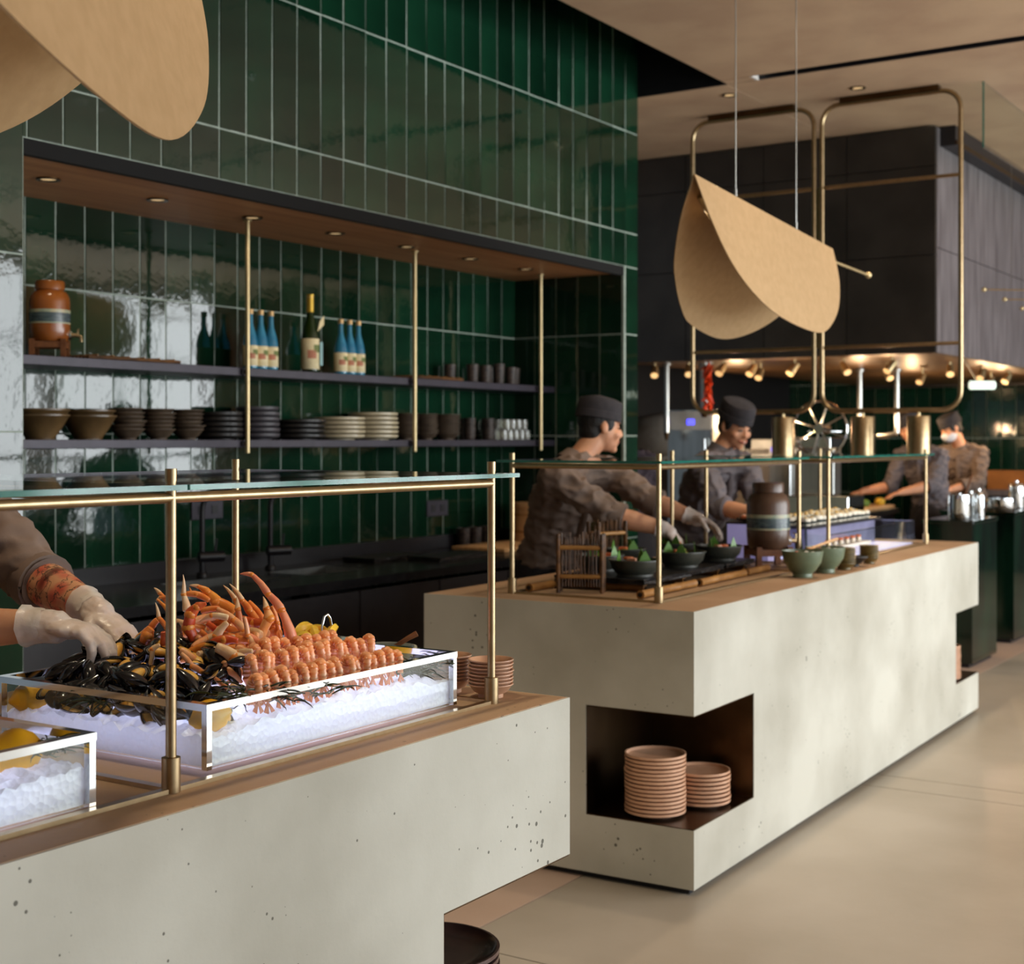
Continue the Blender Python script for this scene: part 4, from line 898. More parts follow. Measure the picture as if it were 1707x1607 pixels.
def tattoo_mat():
    m = mat('tattooed_skin', 'c98f6c', .5); nt = m.node_tree; N = nt.nodes; L = nt.links; b = N['Principled BSDF']
    tc = N.new('ShaderNodeTexCoord'); vo = N.new('ShaderNodeTexVoronoi'); vo.inputs['Scale'].default_value = 26; L.new(tc.outputs['Object'], vo.inputs['Vector'])
    n = N.new('ShaderNodeTexNoise'); n.inputs['Scale'].default_value = 38; n.inputs['Detail'].default_value = 4; L.new(tc.outputs['Object'], n.inputs['Vector'])
    r1 = N.new('ShaderNodeValToRGB'); e = r1.color_ramp.elements; e[0].position = .0; e[0].color = (*lin('b5432f'), 1); e[1].position = .62; e[1].color = (*lin('c48d68'), 1); q = e.new(.36); q.color = (*lin('c06a50'), 1)
    L.new(vo.outputs['Distance'], r1.inputs[0])
    r2 = N.new('ShaderNodeValToRGB'); e = r2.color_ramp.elements; e[0].position = .47; e[0].color = (0, 0, 0, 1); e[1].position = .53; e[1].color = (0, 0, 0, 1); q = e.new(.5); q.color = (1, 1, 1, 1)
    L.new(n.outputs['Fac'], r2.inputs[0]); mx = N.new('ShaderNodeMixRGB'); mx.inputs[2].default_value = (*lin('3a3028'), 1); L.new(r2.outputs[0], mx.inputs[0]); L.new(r1.outputs[0], mx.inputs[1]); L.new(mx.outputs[0], b.inputs['Base Color']); return m
TATT = tattoo_mat()
CR, CF = V((.5446, -.8387, 0)), V((.8387, .5446, 0))
def cdir(r, f, z): return CR*r+CF*f+V((0, 0, z))
# at the near counter, reaching into the mussels
person('person in taupe shirt with tattooed forearm arranging mussels, cropped by the picture edge', dict(pelvis=(1.9, 2.93, .95), neck=(1.84, 2.74, 1.41), head=(1.82, 2.68, 1.575), shR=(1.66, 2.69, 1.34), shL=(2.02, 2.755, 1.345), elR=(1.68, 2.515, 1.115), wrR=(1.805, 2.235, 1.132),
       elL=(2.045, 2.565, 1.185), wrL=(2.005, 2.335, 1.135)), (.1, -.8, -.6), vox=.006, tattoo='L',
       hands={'R': dict(d=cdir(.97, -.1, -.12), pn=(0, 0, -1), side=1, curl=1.0, glove=True), 'L': dict(d=cdir(.75, -.35, -.45), pn=cdir(-.3, .1, -1), side=-1, curl=.6, glove=True)})
# leaning over the far counter, looking away over the shoulder
person('person in taupe shirt and charcoal cap leaning over the bamboo display, head in profile', dict(pelvis=(5.78, 3.55, .92), neck=(5.60, 3.30, 1.385), head=(5.73, 3.235, 1.545), shR=(5.44, 3.30, 1.325), shL=(5.76, 3.22, 1.345), elR=(5.52, 3.05, 1.155), wrR=(5.595, 2.83, 1.098),
       elL=(5.775, 3.0, 1.213), wrL=(5.81, 2.80, 1.14)), cdir(.93, .28, -.08), up=(.12, -.05, 1), vox=.007,
       hands={'R': dict(d=cdir(.62, -.2, -.62), pn=cdir(-.2, .2, -.8), side=1, curl=.55, glove=True), 'L': dict(d=cdir(.75, -.3, -.3), pn=cdir(-.2, -.3, -.8), side=-1, curl=.7, glove=True)})
# smiling, working behind the jar
person('smiling person in grey shirt and charcoal cap working behind the brown jar', dict(pelvis=(7.25, 3.5, .94), neck=(7.12, 3.27, 1.425), head=(7.13, 3.19, 1.565), shR=(6.95, 3.30, 1.345), shL=(7.24, 3.19, 1.36), elR=(6.93, 3.19, 1.13), wrR=(6.89, 2.93, 1.105),
       elL=(7.27, 3.10, 1.12), wrL=(7.05, 2.97, 1.03)), cdir(.48, -.78, -.32), shirt=SHIRTG, vox=.008, smile=True,
       hands={'R': dict(d=cdir(.9, -.1, -.1), pn=(0, 0, -1), side=1, curl=.5), 'L': dict(d=cdir(.5, -.4, -.1), pn=(0, 0, -1), side=-1, curl=.5)})
# far kitchen
person('person in grey shirt and dark cap preparing food at the far wooden boards', dict(pelvis=(12.15, 3.62, .95), neck=(11.95, 3.66, 1.42), head=(11.87, 3.72, 1.6), shR=(12.0, 3.84, 1.36), shL=(11.98, 3.5, 1.36), elR=(11.9, 3.9, 1.1), wrR=(11.72, 4.08, 1.06),
       elL=(11.8, 3.52, 1.12), wrL=(11.62, 3.72, 1.06), front=(1, 0, 0)), cdir(-.9, -.15, -.4), shirt=SHIRTG, vox=.012, hands={'R': dict(d=(-.7, .6, -.2), pn=(0, 0, -1), side=1), 'L': dict(d=(-.7, .6, -.2), pn=(0, 0, -1), side=-1)})
person('person in brownish shirt, dark cap and pale face mask standing at the far end', dict(pelvis=(13.25, 3.62, .95), neck=(13.15, 3.66, 1.43), head=(13.05, 3.72, 1.595), shR=(13.2, 3.84, 1.37), shL=(13.16, 3.48, 1.37), elR=(13.05, 3.9, 1.1), wrR=(12.88, 3.9, 1.05),
       elL=(13.0, 3.46, 1.12), wrL=(12.8, 3.66, 1.05), front=(1, 0, 0)), cdir(-.9, -.2, -.4), shirt=SHIRT, vox=.012, mask=True, sleeve_long=True, hands={'R': dict(d=(-.8, .3, -.2), pn=(0, 0, -1), side=1), 'L': dict(d=(-.8, .5, -.2), pn=(0, 0, -1), side=-1)})
person('person in dark shirt half hidden behind the end of the tiled wall', dict(pelvis=(8.95, 4.80, .95), neck=(8.92, 4.86, 1.40), head=(8.9, 4.92, 1.56), shR=(8.78, 4.98, 1.34), shL=(9.02, 4.70, 1.34), elR=(8.8, 5.05, 1.08), wrR=(9.0, 5.1, 1.0),
       elL=(9.1, 4.72, 1.08), wrL=(9.25, 4.8, 1.0), front=(1, 0, 0)), (.6, .7, -.3), shirt=mat('plum_cotton', '3a3038', .85, 0, '302730', 9), vox=.012, hands={'R': dict(d=(.8, .3, -.2), pn=(0, 0, -1), side=1), 'L': dict(d=(.8, .3, -.2), pn=(0, 0, -1), side=-1)})
# ------------------------------------------------------------------ pendants of folded gold sheet
def crv(p, m=7):
    q = [p[0]*2-p[1]] + p + [p[-1]*2-p[-2]]; o = []
    for i in range(1, len(q)-2):
        for k in range(m):
            t = k/m; o.append(.5*((2*q[i])+(q[i+1]-q[i-1])*t+(2*q[i-1]-5*q[i]+4*q[i+1]-q[i+2])*t*t+(3*q[i]-q[i-1]-3*q[i+1]+q[i+2])*t**3))
    return o+[p[-1]]
PA = V((.9968, 0, -.0798)); PG = V((-.0798, 0, -.9968)); PN = V((0, -1, 0))
FRO = [(0, 0), (.09, .16), (.21, .30), (.37, .395), (.6, .46), (.92, .48), (1.18, .455), (1.4, .33), (1.5, .19), (1.515, .086), (1.5, 0)]
BKO = [(0, 0), (.09, .167), (.23, .33), (.35, .42), (.51, .51), (.68, .57), (1.01, .59), (1.25, .52), (1.42, .39), (1.51, .2), (1.5, .0)]
def pendant(label, loc, rz, top, rod):
    t = thing('pendant_lamp', label, 'pendant lamp', loc, rz, 'folded gold pendant lamps')
    for ol, ph, sg in ((FRO, 12, 1), (BKO, 35, -1)):
        d = PG*math.cos(math.radians(ph))+PN*sg*math.sin(math.radians(ph)); pts = [PA*q.x+d*q.y for q in crv([V((a, b, 0)) for a, b in ol])]
        mk('shade_leaf', poly(BM(), pts, .004, PA.cross(d)), LEAFM, t, False)
    for s in (.388, 1.043):
        p = PA*s; wire = tb('suspension_wire', [p, V((p.x, p.y, top-loc[2]))], .0028, STEEL, t, 6)
        lt('ceiling_rose', [(0, -.012), (.035, -.012), (.035, 0), (0, 0)], BRONZE, wire, 20, (p.x, p.y, top-loc[2])); lt('wire_grip', [(0, 0), (.006, 0), (.006, .03), (0, .03)], STEEL, wire, 10, p)
    a, e = V((.2, .03, -.12)), V((rod, .01, -.12-.035*rod)); arm = tb('lamp_rod', [a, e], .0065, BRASSL, t, 8)
    mk('ball_end', ell(BM(), e, .017), BRASSL, arm); mk('lamp_head', tube(BM(), [V((.12, .03, -.06)), V((.24, .03, -.13))], .018, 12), BRASSL, arm); tb('rod_hanger', [a, PA*.2], .004, BRASSL, arm, 6)
    return t
pendant('folded gold leaf pendant lamp over the far counter', (4.995, 2.407, 2.513), 0, ZC, 2.03)
pendant('folded gold leaf pendant lamp over the near counter, cropped at the top', (.443, 1.154, 2.470), .467, ZC, 1.2)
light('pendant_bulb', 'SPOT', (5.2, 2.45, 2.40), 4, WARM, (-.9, 0, 0), spot=2.2, radius=.02)
# ------------------------------------------------------------------ gantry with heat lamps
gx = 8.3
gt = thing('heat_lamp_gantry', 'two rounded brass tube frames hanging from the ceiling with cross bars', 'gantry', (gx, 0, 0))
def rrect(y0, y1, z0, z1, r):
    p = []
    for cy_, cz_, a0 in ((y1-r, z1-r, 0), (y0+r, z1-r, 90), (y0+r, z0+r, 180), (y1-r, z0+r, 270)):
        for k in range(7): a = math.radians(a0+15*k); p.append((0, cy_+r*math.cos(a), cz_+r*math.sin(a)))
    return p+[p[0]]
for a, b in ((2.31, 3.145), (3.195, 4.01)):
    tb('tube_frame', rrect(a, b, 1.665, 3.515, .11), .0145, BRASS, gt, 12)
    for z in (2.05, 3.02): tb('cross_bar', [(0, a, z), (0, b, z)], .011, BRASS, gt, 10)
    bx('ceiling_rail', (-.03, a+.12, 3.515), (.03, b-.12, 3.548), BRONZE, gt)
bx('tie_plate', (-.006, 3.14, 2.05), (.006, 3.20, 3.02), BRASS, gt)
for i, y in enumerate((3.396, 2.89, 2.553)):
    t = thing('heat_lamp', 'brass cylinder heat lamp hanging from the gantry, %s from the tiled wall' % nth[i], 'heat lamp', (gx, y, 1.40), 0, 'brass heat lamps')
    lt('shade', [(.058, .004), (.068, .0), (.068, .225), (.064, .232), (0, .232)], BRASS, t, 32); lt('stem', [(0, .23), (.009, .23), (.009, .256), (0, .256)], BRASSL, t, 12); lt('bulb', [(0, .05), (.02, .055), (.026, .085), (.015, .12), (0, .12)], mat('hot_bulb', 'ffcf90', .3, emit='ffb060', es=4), t, 14)
    light('heat_lamp_light', 'SPOT', (gx, y, 1.44), 4, WARM, spot=1.7)
# ------------------------------------------------------------------ kitchen hood
HX0, HX1, HY0, HY1, HZ = 9.3, 15.4, 2.75, 5.4, 2.06
hd = thing('kitchen_hood', 'huge dark metal extraction hood hanging over the open kitchen', 'hood', (0, 0, 0))
ysp = [2.75, 3.35, 3.95, 4.55, 5.4]
for a, b in zip(ysp, ysp[1:]):
    for z0, z1 in ((HZ, 2.7), (2.7, 3.28), (3.28, ZC-.01)): bx('front_panel', (HX0, a+.003, z0+.003), (HX0+.03, b-.003, z1-.003), DARKP, hd)
for k in range(8):
    a = HX0+k*.7625
    for z0, z1 in ((HZ, 2.75), (2.75, ZC-.01)): bx('side_panel', (a+.003+(.03 if k == 0 else 0), HY0, z0+.003), (a+.7595, HY0+.03, z1-.003), GREYP, hd)
bx('back_panel', (HX1-.03, HY0, HZ), (HX1, HY1, ZC-.01), DARKP, hd)
SOOT = mat('bronzed_steel', '8a6a4a', .35, .6, '6a4c32', 6)
bx('lower_lip', (HX0+.03, HY0+.03, HZ+.0), (HX1-.03, HY0+.25, HZ+.02), SOOT, hd); bx('lower_lip', (HX0+.03, HY0+.25, HZ), (HX0+.25, HY1, HZ+.02), SOOT, hd)
for k in range(16): bx('baffle_filter', (HX0+.27+k*.36, HY0+.27, HZ+.03), (HX0+.27+k*.36+.34, HY1-.1, HZ+.10+.02*(k % 2)), SOOT, hd)
bx('top_beam', (HX0+.1, HY0-.1, 3.42), (HX1, HY0-.001, ZC-.002), BLACKM, hd); bx('beam_trim', (HX0+.1, HY0-.112, 3.42), (HX1, HY0-.1, 3.45), BRONZE, hd)
blm = None
for i, (x, y) in enumerate(((9.5, 4.9), (9.5, 4.62), (9.5, 4.35), (9.7, 4.2), (9.75, 3.9), (9.8, 3.55), (9.8, 3.2), (10.5, 3.0), (11.3, 2.98), (12.1, 2.98), (10.3, 4.4), (10.9, 3.6), (11.8, 3.6), (12.8, 3.3))):
    lb = 'small brass spot lamp under the hood, %s from the tiled wall' % ORD[i]
    if blm is None:
        blm = thing('spot_lamp', lb, 'spot lamp', (x, y, HZ+.03), .4, 'spot lamps under the hood')
        mk('arm', tube(BM(), [(0, 0, 0), (0, 0, -.06)], .008, 8), BRASSL, blm); mk('head', tube(BM(), [(.02, 0, -.05), (-.05, 0, -.12)], [.022, .032], 14), BRASSL, blm); mk('lens', tube(BM(), [(-.0505, 0, -.1205), (-.052, 0, -.122)], .027, 14), mat('spot_lens', 'ffe0b0', .3, emit='ffc880', es=.9), blm)
    else: dup(blm, (x, y, HZ+.03), R_.uniform(-.6, .9), lb)
for x, y in ((9.7, 3.95), (10.3, 3.4), (11.4, 4.0), (12.8, 4.0), (11.2, 5.0), (13.2, 3.3), (12.2, 3.2)):
    light('hood_lamp', 'POINT', (x, y, HZ-.4), 11, (1, .66, .36), radius=.01)
# ------------------------------------------------------------------ kitchen behind
wk = struct(bx('wall_kitchen_end', (15.6, 3.3, 0), (15.8, 6.3, 4.1), GROUT)); wk['label'] = 'far green tiled kitchen wall'
span(3.3, 6.3, 3.3, .3, 2.6, 15.597, 'x', wk)
dr = struct(bx('door_1', (15.9, 2.2, 0), (15.95, 3.1, 2.2), BLACKW)); dr['label'] = 'black door beyond the kitchen'
bx('door_frame', (15.86, 3.1, 0), (15.96, 3.22, 2.3), mat('amber_wood', 'a8662c', .5), dr); bx('door_frame', (15.86, 2.08, 0), (15.96, 2.2, 2.3), MATS['amber_wood'], dr)
def cabinet(label, a, b, z1, rz=0, name='steel_cabinet', z0=0):
    t = thing(name, label, 'cabinet', (a[0], a[1], 0), 0, 'steel kitchen units'); w_, d_ = b[0]-a[0], b[1]-a[1]
    bx('body', (.02, 0, z0+.06), (w_, d_, z1), STEEL, t); n = max(1, round(d_/.45))
    for k in range(n):
        dd = bx('door', (0, d_*k/n+.006, z0+.08), (.019, d_*(k+1)/n-.006, z1-.16), STEEL, t); tb('handle', [(-.03, d_*k/n+.05, z1-.5), (-.03, d_*k/n+.05, z1-.22)], .009, CHROME, dd)
    bx('control_panel', (.004, .01, z1-.15), (.019, d_-.01, z1-.01), mat('panel_grey', 'c9cbc8', .4), t); bx('display', (.0, d_*.4, z1-.11), (.004, d_*.4+.06, z1-.07), mat('blue_display', '4a4aff', .3, emit='4a4aff', es=3), t)
    for q in ((.05, .05), (w_-.05, .05), (.05, d_-.05), (w_-.05, d_-.05)): tb('foot', [(*q, z0), (*q, z0+.06)], .02, BLACKM, t)
    return t
cabinet('tall stainless steel oven with blue display behind the smiling person', (9.9, 4.62), (10.5, 5.0), 1.72)
cabinet('stainless steel cabinet between the slicer and the brass lamps', (10.56, 4.62), (11.0, 4.98), 1.42); cabinet('low stainless steel cabinet under the slicer', (9.75, 3.55), (10.3, 4.05), .95)
cabinet('stainless steel cabinet behind the wooden boards', (11.6, 4.62), (12.2, 5.05), 1.5)
t = thing('stone_oven', 'grey domed oven behind the end of the tiled wall', 'oven', (11.2, 5.69, 0)); bx('base', (-.6, -.6, 0), (.6, .6, .95), GREYP, t); lt('dome', [(.6, .95), (.6, 1.25), (.5, 1.5), (.3, 1.68), (0, 1.74)], mat('grey_clay', '9a958c', .8, 0, '857f77', 8, .2, 20), t, 32); bx('mouth', (-.62, -.2, 1.0), (-.55, .2, 1.3), BLACKM, t)
for i, (x, y, z0, z1, r) in enumerate(((9.75, 4.93, 1.55, 2.08, .022), (9.72, 4.60, 1.72, 2.08, .04), (11.5, 4.03, 1.35, 2.08, .022), (11.6, 3.75, 1.55, 2.08, .022))):
    t = thing('steel_pipe', 'vertical bare steel pipe hanging under the hood, %s from the tiled wall' % nth[i], 'pipe', (x, y, z0), 0, 'steel pipes under the hood'); tb('pipe', [(0, 0, 0), (0, 0, z1-z0)], r, STEEL, t, 12); lt('flange', [(0, z1-z0-.02), (r*1.8, z1-z0-.02), (r*1.8, z1-z0), (0, z1-z0)], STEEL, t, 16)
    if i > 1: tb('elbow', [(0, 0, 0), (0, .1, -.02), (0, .16, -.02)], r, STEEL, t, 10)
    else: lt('nozzle', [(0, -.06), (r*.5, -.06), (r, 0), (0, 0)], BRONZE, t, 12)
t = thing('chilli_string', 'string of dried red chillies hanging from the hood', 'chilli string', (9.5, 4.47, 1.68)); CHI = mat('red_chilli', 'd8410f', .4, 0, 'b02a08', 30)
tb('cord', [(0, 0, 0), (0, 0, .385)], .004, WALN, t); cme = None
for k in range(34):
    if cme is None: o = mk('chilli', tube(BM(), [(0, 0, .03), (0, 0, .01), (.004, 0, -.02), (.012, 0, -.045)], [.006, .012, .010, .001], 8), CHI, t); cme = o.data
    else: o = ms('chilli', cme, t)
    a = k*2.4; o.location = (.016*math.cos(a), .016*math.sin(a), .03+k*.0098); o.rotation_euler = (R_.uniform(-.8, .8), R_.uniform(-.8, .8), a)
t = thing('meat_slicer', 'flywheel meat slicer with large spoked ring on the steel cabinet', 'slicer', (9.95, 3.72, .951))
bx('base', (-.15, -.2, 0), (.2, .3, .14), CHROME, t, .01); bx('body', (-.06, -.06, .14), (.1, .2, .48), STEEL, t, .01); bx('carriage', (-.1, -.05, .48), (.15, .25, .56), CHROME, t, .006)
fw = mk('flywheel', tube(BM(), [(-.12, .02+.2*math.cos(a), .62+.2*math.sin(a)) for a in [2*math.pi*k/40 for k in range(41)]], .009, 8), CHROME, t)
for k in range(4): a = k*math.pi/4+.3; tb('spoke', [(-.12, .02+.2*math.cos(a), .62+.2*math.sin(a)), (-.12, .02-.2*math.cos(a), .62-.2*math.sin(a))], .006, STEEL, fw)
mk('hub', tube(BM(), [(-.15, .02, .62), (.02, .02, .62)], .035, 14), CHROME, t); lt('blade', [(0, 0), (.14, .0), (.14, .004), (0, .004)], CHROME, t, 30, (0.02, .02, .6))
# work island with wooden boards
t = thing('work_island', 'dark kitchen work island with a steel top edge and wooden boards', 'island', (10.4, 3.92, 0)); bx('body', (.03, .03, 0), (1.75, .62, .86), BLACKM, t); bx('top', (0, 0, .86), (1.8, .65, .90), STEEL, t)
tag(bx('cutting_board', (11.1, 3.94, .9005), (12.15, 4.3, .935), LW, None, .01), 'long pale wooden board on the work island', 'board')
GRN = mat('fresh_green', '6f8f3a', .5, 0, '55752a', 20)
for i in range(7):
    x, y = 11.2+i*.13, 4.02+.09*(i % 3); tag(mk('herb_heap', ell(BM(), (0, 0, .03), (.05, .045, .035), u=12, v=8), GRN if i % 2 else LFL, None, True, (x, y, .935)), 'small heap of chopped food on the long wooden board, %s from the slicer' % nth[i], 'food', 'food on the wooden board')
for i, (x, y, r, m) in enumerate(((10.55, 4.05, .09, BLK), (10.78, 4.1, .1, STEEL), (10.62, 4.35, .11, WALN), (10.95, 4.25, .09, CLG))):
    tag(mk('mixing_bowl', bowl_bm(r, .09, .5), m, None, True, (x, y, .9005)), ['black mixing bowl at the corner of the work island', 'steel mixing bowl on the work island', 'wooden mixing bowl on the work island', 'glass mixing bowl beside the long wooden board'][i], 'bowl', 'mixing bowls')
# marble island and containers
for i, (a, b, lb) in enumerate((((9.42, 2.54), (10.05, 2.88), 'dark green marble block behind the far counter end'), ((10.75, 2.6), (14.0, 3.15), 'long dark green marble counter beyond the marble block'))):
    t = thing('marble_counter', lb, 'counter', (*a, 0)); w_, d_ = b[0]-a[0], b[1]-a[1]; bx('body', (0.01, .01, .03), (w_-.01, d_-.01, .94), MARBLE, t); bx('top', (0, 0, .94), (w_, d_, .965), MARBLE, t, .003); bx('plinth', (.04, .04, 0), (w_-.04, d_-.04, .03), BLACKM, t)
lbs = ['tall steel pot on the marble block', 'small lidded steel jar on the marble block', 'steel shaker on the marble block', 'round steel tin at the end of the marble block', 'wide steel pan on the long marble counter', 'steel canister on the long marble counter']
for i, (x, y, r, h) in enumerate(((9.6, 2.68, .075, .16), (9.74, 2.72, .045, .12), (9.85, 2.62, .04, .15), (9.95, 2.7, .055, .13), (10.95, 2.75, .11, .09), (11.3, 2.72, .06, .17))):
    t = thing('steel_container', lbs[i], 'container', (x, y, .9655), 0, 'steel containers'); lt('vessel', [(0, 0), (r*.95, 0), (r, .01), (r, h), (r*.95, h), (r*.94, .01), (0, .008)], CHROME, t, 24)
    if i not in (0, 4): lt('lid', [(0, h), (r*1.03, h), (r*.9, h+.02), (.012, h+.03), (.012, h+.045), (0, h+.047)], CHROME, t, 24)
    elif i == 0: tb('ladle', [(.02, .02, .02), (-.02, -.09, .3)], .006, WALN, t)
t = thing('amber_box', 'amber wooden box on a pale shelf beyond the people', 'box', (14.6, 3.35, 1.0)); bx('crate', (0, 0, 0), (.25, .45, .17), MATS['amber_wood'], t); bx('lid', (-.005, -.005, .17), (.255, .455, .19), MATS['amber_wood'], t)
t = thing('service_table', 'pale topped service table under the amber box', 'table', (14.5, 2.6, 0)); bx('top', (0, 0, .94), (.6, 1.3, 1.0), GREYP, t); bx('body', (.03, .03, 0), (.57, 1.27, .94), BLACKM, t)
for i in range(4): tag(lt('steel_canister', [(0, 0), (.05, 0), (.05, .14), (.03, .17), (.012, .18), (0, .18)], CHROME, None, 20, loc=(14.58, 2.68+i*.14, 1.0005)), 'steel canister on the service table, %s from the amber box' % nth[3-i], 'canister', 'canisters on the service table')
t = thing('tube_light', 'short white tube light under the hood corner', 'tube light', (10.0, 2.72, 1.87)); mk('tube', tube(BM(), [(0, 0, 0), (.1, -.14, 0)], .03, 12), mat('lit_tube', 'f4fff4', .3, emit='eafff0', es=.9), t); tb('hanger', [(.03, -.04, .03), (.03, .06, .2)], .004, STEEL, t)
for i, (x, y, z) in enumerate(((9.75, 2.56, 2.50), (10.25, 2.55, 2.475), (10.75, 2.55, 2.45))):
    t = thing('pendant_rod', 'thin brass rod with ball end hanging beside the hood, %s from the gantry' % nth[i], 'pendant rod', (x, y, z), 0, 'brass rods beside the hood'); tb('rod', [(0, 0, 0), (.25, -.3, 0)], .005, BRASS, t, 6); mk('ball_end', ell(BM(), (0, 0, 0), .016), BRASSL, t); tb('wire', [(.12, -.15, 0), (.12, -.15, ZC-z)], .0012, STEEL, t, 5)
t = thing('glass_curtain', 'frameless glass smoke curtain hanging from the ceiling', 'glass curtain', (8.35, 2.19, 3.17)); bx('pane', (0, 0, 0), (3.0, .01, .378), GLASS, t); bx('pane', (3.005, 0, 0), (6.0, .01, .378), GLASS, t); bx('edge', (-.002, 0, 0), (-.0002, .01, .378), GEDGE, t)
# ------------------------------------------------------------------ displays on the far counter
def WT(o, u, v, z=.9305, rz=0): o.location = W(u, v, z); o.rotation_euler.z = RZ2+rz; return o
for i, (u, v, a, b, lb) in enumerate(((.61, .57, .40, .38, 'black slate slab under the two nearest black bowls'), (1.0, .6, .36, .40, 'black slate slab under the middle black bowls'), (1.355, .59, .30, .38, 'black slate slab under the far black bowls'))):
    o = slate(0, 0, 0, a, b, 0, lb, 'slate slabs on the far counter', .02); WT(o, u, v, .9605)
def pole(u0, v0, u1, v1, z, r, label):
    a, b = W(u0, v0, z), W(u1, v1, z); t = thing('bamboo_pole', label, 'bamboo pole', a, 0, 'bamboo poles under the slates'); d = b-a; L_ = d.length; n = max(2, int(L_/.13)); pts = []; rs = []
    for k in range(n):
        for s, q in ((.02, 1.15), (.08, 1.0), (.92, 1.0), (.98, 1.15)): pts.append(d*((k+s)/n)); rs.append(r*q)
    mk('cane', tube(BM(), pts, rs, 10), BAMB, t); mk('cut_end', tube(BM(), [d.normalized()*-.001, d.normalized()*.002], r*.62, 10), DARKE, t)
for i, (u0, v0, u1, v1) in enumerate(((.24, .315, .72, .325), (.74, .315, 1.22, .33), (.24, .77, .72, .76), (.74, .78, 1.22, .77), (.46, .40, .46, .72), (.80, .40, .80, .72), (1.24, .33, 1.49, .335), (1.18, .42, 1.18, .74), (1.46, .42, 1.46, .74))):
    pole(u0, v0, u1, v1, .945, .0142, 'bamboo pole under the slates, %s of nine' % ORD[i] if False else ['front bamboo pole nearest the corner post', 'front bamboo pole under the middle bowls', 'rear bamboo pole by the bamboo fence', 'rear bamboo pole behind the middle bowls', 'cross bamboo pole under the bamboo fence', 'cross bamboo pole between the slates', 'front bamboo pole before the green bowl', 'cross bamboo pole under the far slate', 'cross bamboo pole beside the jar'][i])
def fence(u, v, rz, label):
    t = thing('bamboo_fence', label, 'bamboo fence', W(u, v, .9305), RZ2+rz, 'small bamboo fences')
    t.scale = (.8, 1, 1)
    for x, y in ((-.10, -.03), (-.10, .03), (.10, -.03), (.10, .03)): mk('post', tube(BM(), [(x, y, 0), (x, y, .07), (x, y, .073), (x, y, .14), (x, y, .143), (x, y, .215)], [.0095, .0095, .011, .0095, .011, .0095], 10), DBAM, t)
    for z in (.06, .165): tb('rail', [(-.10, -.03, z), (.10, -.03, z)], .008, BAMB, t); tb('rail', [(-.10, .03, z), (.10, .03, z)], .008, DBAM, t)
    for k in range(14): x = -.085+.013*k; tb('twig', [(x, 0, .02), (x+R_.uniform(-.006, .006), 0, .12), (x+R_.uniform(-.008, .008), R_.uniform(-.005, .005), .20+R_.uniform(0, .03))], .0042, DBAM, t, 6)
fence(.33, .60, -1.2, 'small bamboo twig fence beside the nearest black bowls'); fence(1.10, .90, -.3, 'small bamboo twig fence behind the gloved hands')
LEAF = mat('banana_leaf', '5d8a34', .45, 0, '4a7528', 20, coat=.2); SALM = mat('salmon', 'd8663c', .35, 0, 'e08a5c', 50, coat=.3); PICK = mat('pickled_ginger', 'd89a7c', .4); WASA = mat('wasabi_paste', '9db04a', .6)
BOWLM = mat('charcoal_bowl', '37382f', .5, 0, '2c2d26', 20, coat=.1)
BW = [(.53, .48, .1, 'nearest'), (.66, .70, .098, 'rear nearest'), (.98, .50, .1, 'middle'), (1.0, .76, .085, 'rear middle'), (1.36, .50, .1, 'far'), (1.40, .72, .085, 'rear far')]
for i, (u, v, r, nm) in enumerate(BW):
    o = WT(mk('serving_bowl', bowl_bm(r, .062, .68, 36), BOWLM), u, v, .981); tag(o, '%s charcoal bowl of garnished food on the slates' % nm, 'bowl', 'charcoal bowls on slates')
    for k in range(3):
        a = k*2.1+i*.7; p = W(u+r*.62*math.cos(a), v+r*.62*math.sin(a), 1.018)
        bm = BM(); pts = [(-.03, 0, 0), (.03, 0, 0), (.022, .002, .03), (.004, .004, .062), (-.012, .003, .04)]; poly(bm, pts, .0015, (0, 1, 0)); o = mk('leaf_garnish', bm, LEAF, None, False, p, RZ2+a+1.2); tag(o, 'pointed green leaf standing in the %s charcoal bowl, %s of three' % (nm, nth[k]), 'leaf', 'leaf garnishes')
    for k in range(7):
        a = R_.uniform(0, 6.28); rr = r*R_.uniform(.05, .6); bm = BM(); box(bm, (-.018, -.011, 0), (.018, .011, .012)); bevel(bm, .004); o = mk('sashimi_piece', bm, (SALM, PICK, SALM, WASA)[(k+i) % 4], None, True, W(u+rr*math.cos(a), v+rr*math.sin(a), 1.018+.009*(k % 3)), R_.uniform(0, 3)); tag(o, 'small cut %s piece in the %s charcoal bowl' % (('salmon', 'pink', 'orange', 'green')[(k+i) % 4], nm), 'food piece', 'food in charcoal bowls')
jd = dispenser('brown stoneware drink dispenser with blue band on the far counter', W(1.715, .42, .9305), RZ2+.75, JARB, .9)
for i, (u, v, lb) in enumerate(((1.315, .115, 'celadon green bowl nearest the slates with a spoon'), (1.56, .105, 'celadon green bowl second from the slates'))):
    t = thing('celadon_bowl', lb, 'bowl', W(u, v, .9305), 0, 'celadon bowls'); mk('bowl', lathe(BM(), [(0, .004), (.034, .004), (.04, 0), (.04, .016), (.055, .03), (.076, .062), (.083, .1), (.084, .108), (.08, .108), (.072, .06), (.04, .026), (0, .022)], 36), GREENW, t); lt('contents', [(0, .088), (.076, .088)], mat('dark_sauce', '3a2c22', .4), t)
    for k in range(7): a = k*.9; tag(mk('wrapped_sweet', ell(BM(), (0, 0, 0), (.013, .009, .008), u=10, v=8), (WHITE, LIPM, WASA)[k % 3], None, True, W(u+.045*math.cos(a), v+.045*math.sin(a), 1.026), a), 'tiny wrapped sachet in the %s celadon bowl' % ('first', 'second')[i], 'sachet', 'sachets in celadon bowls')
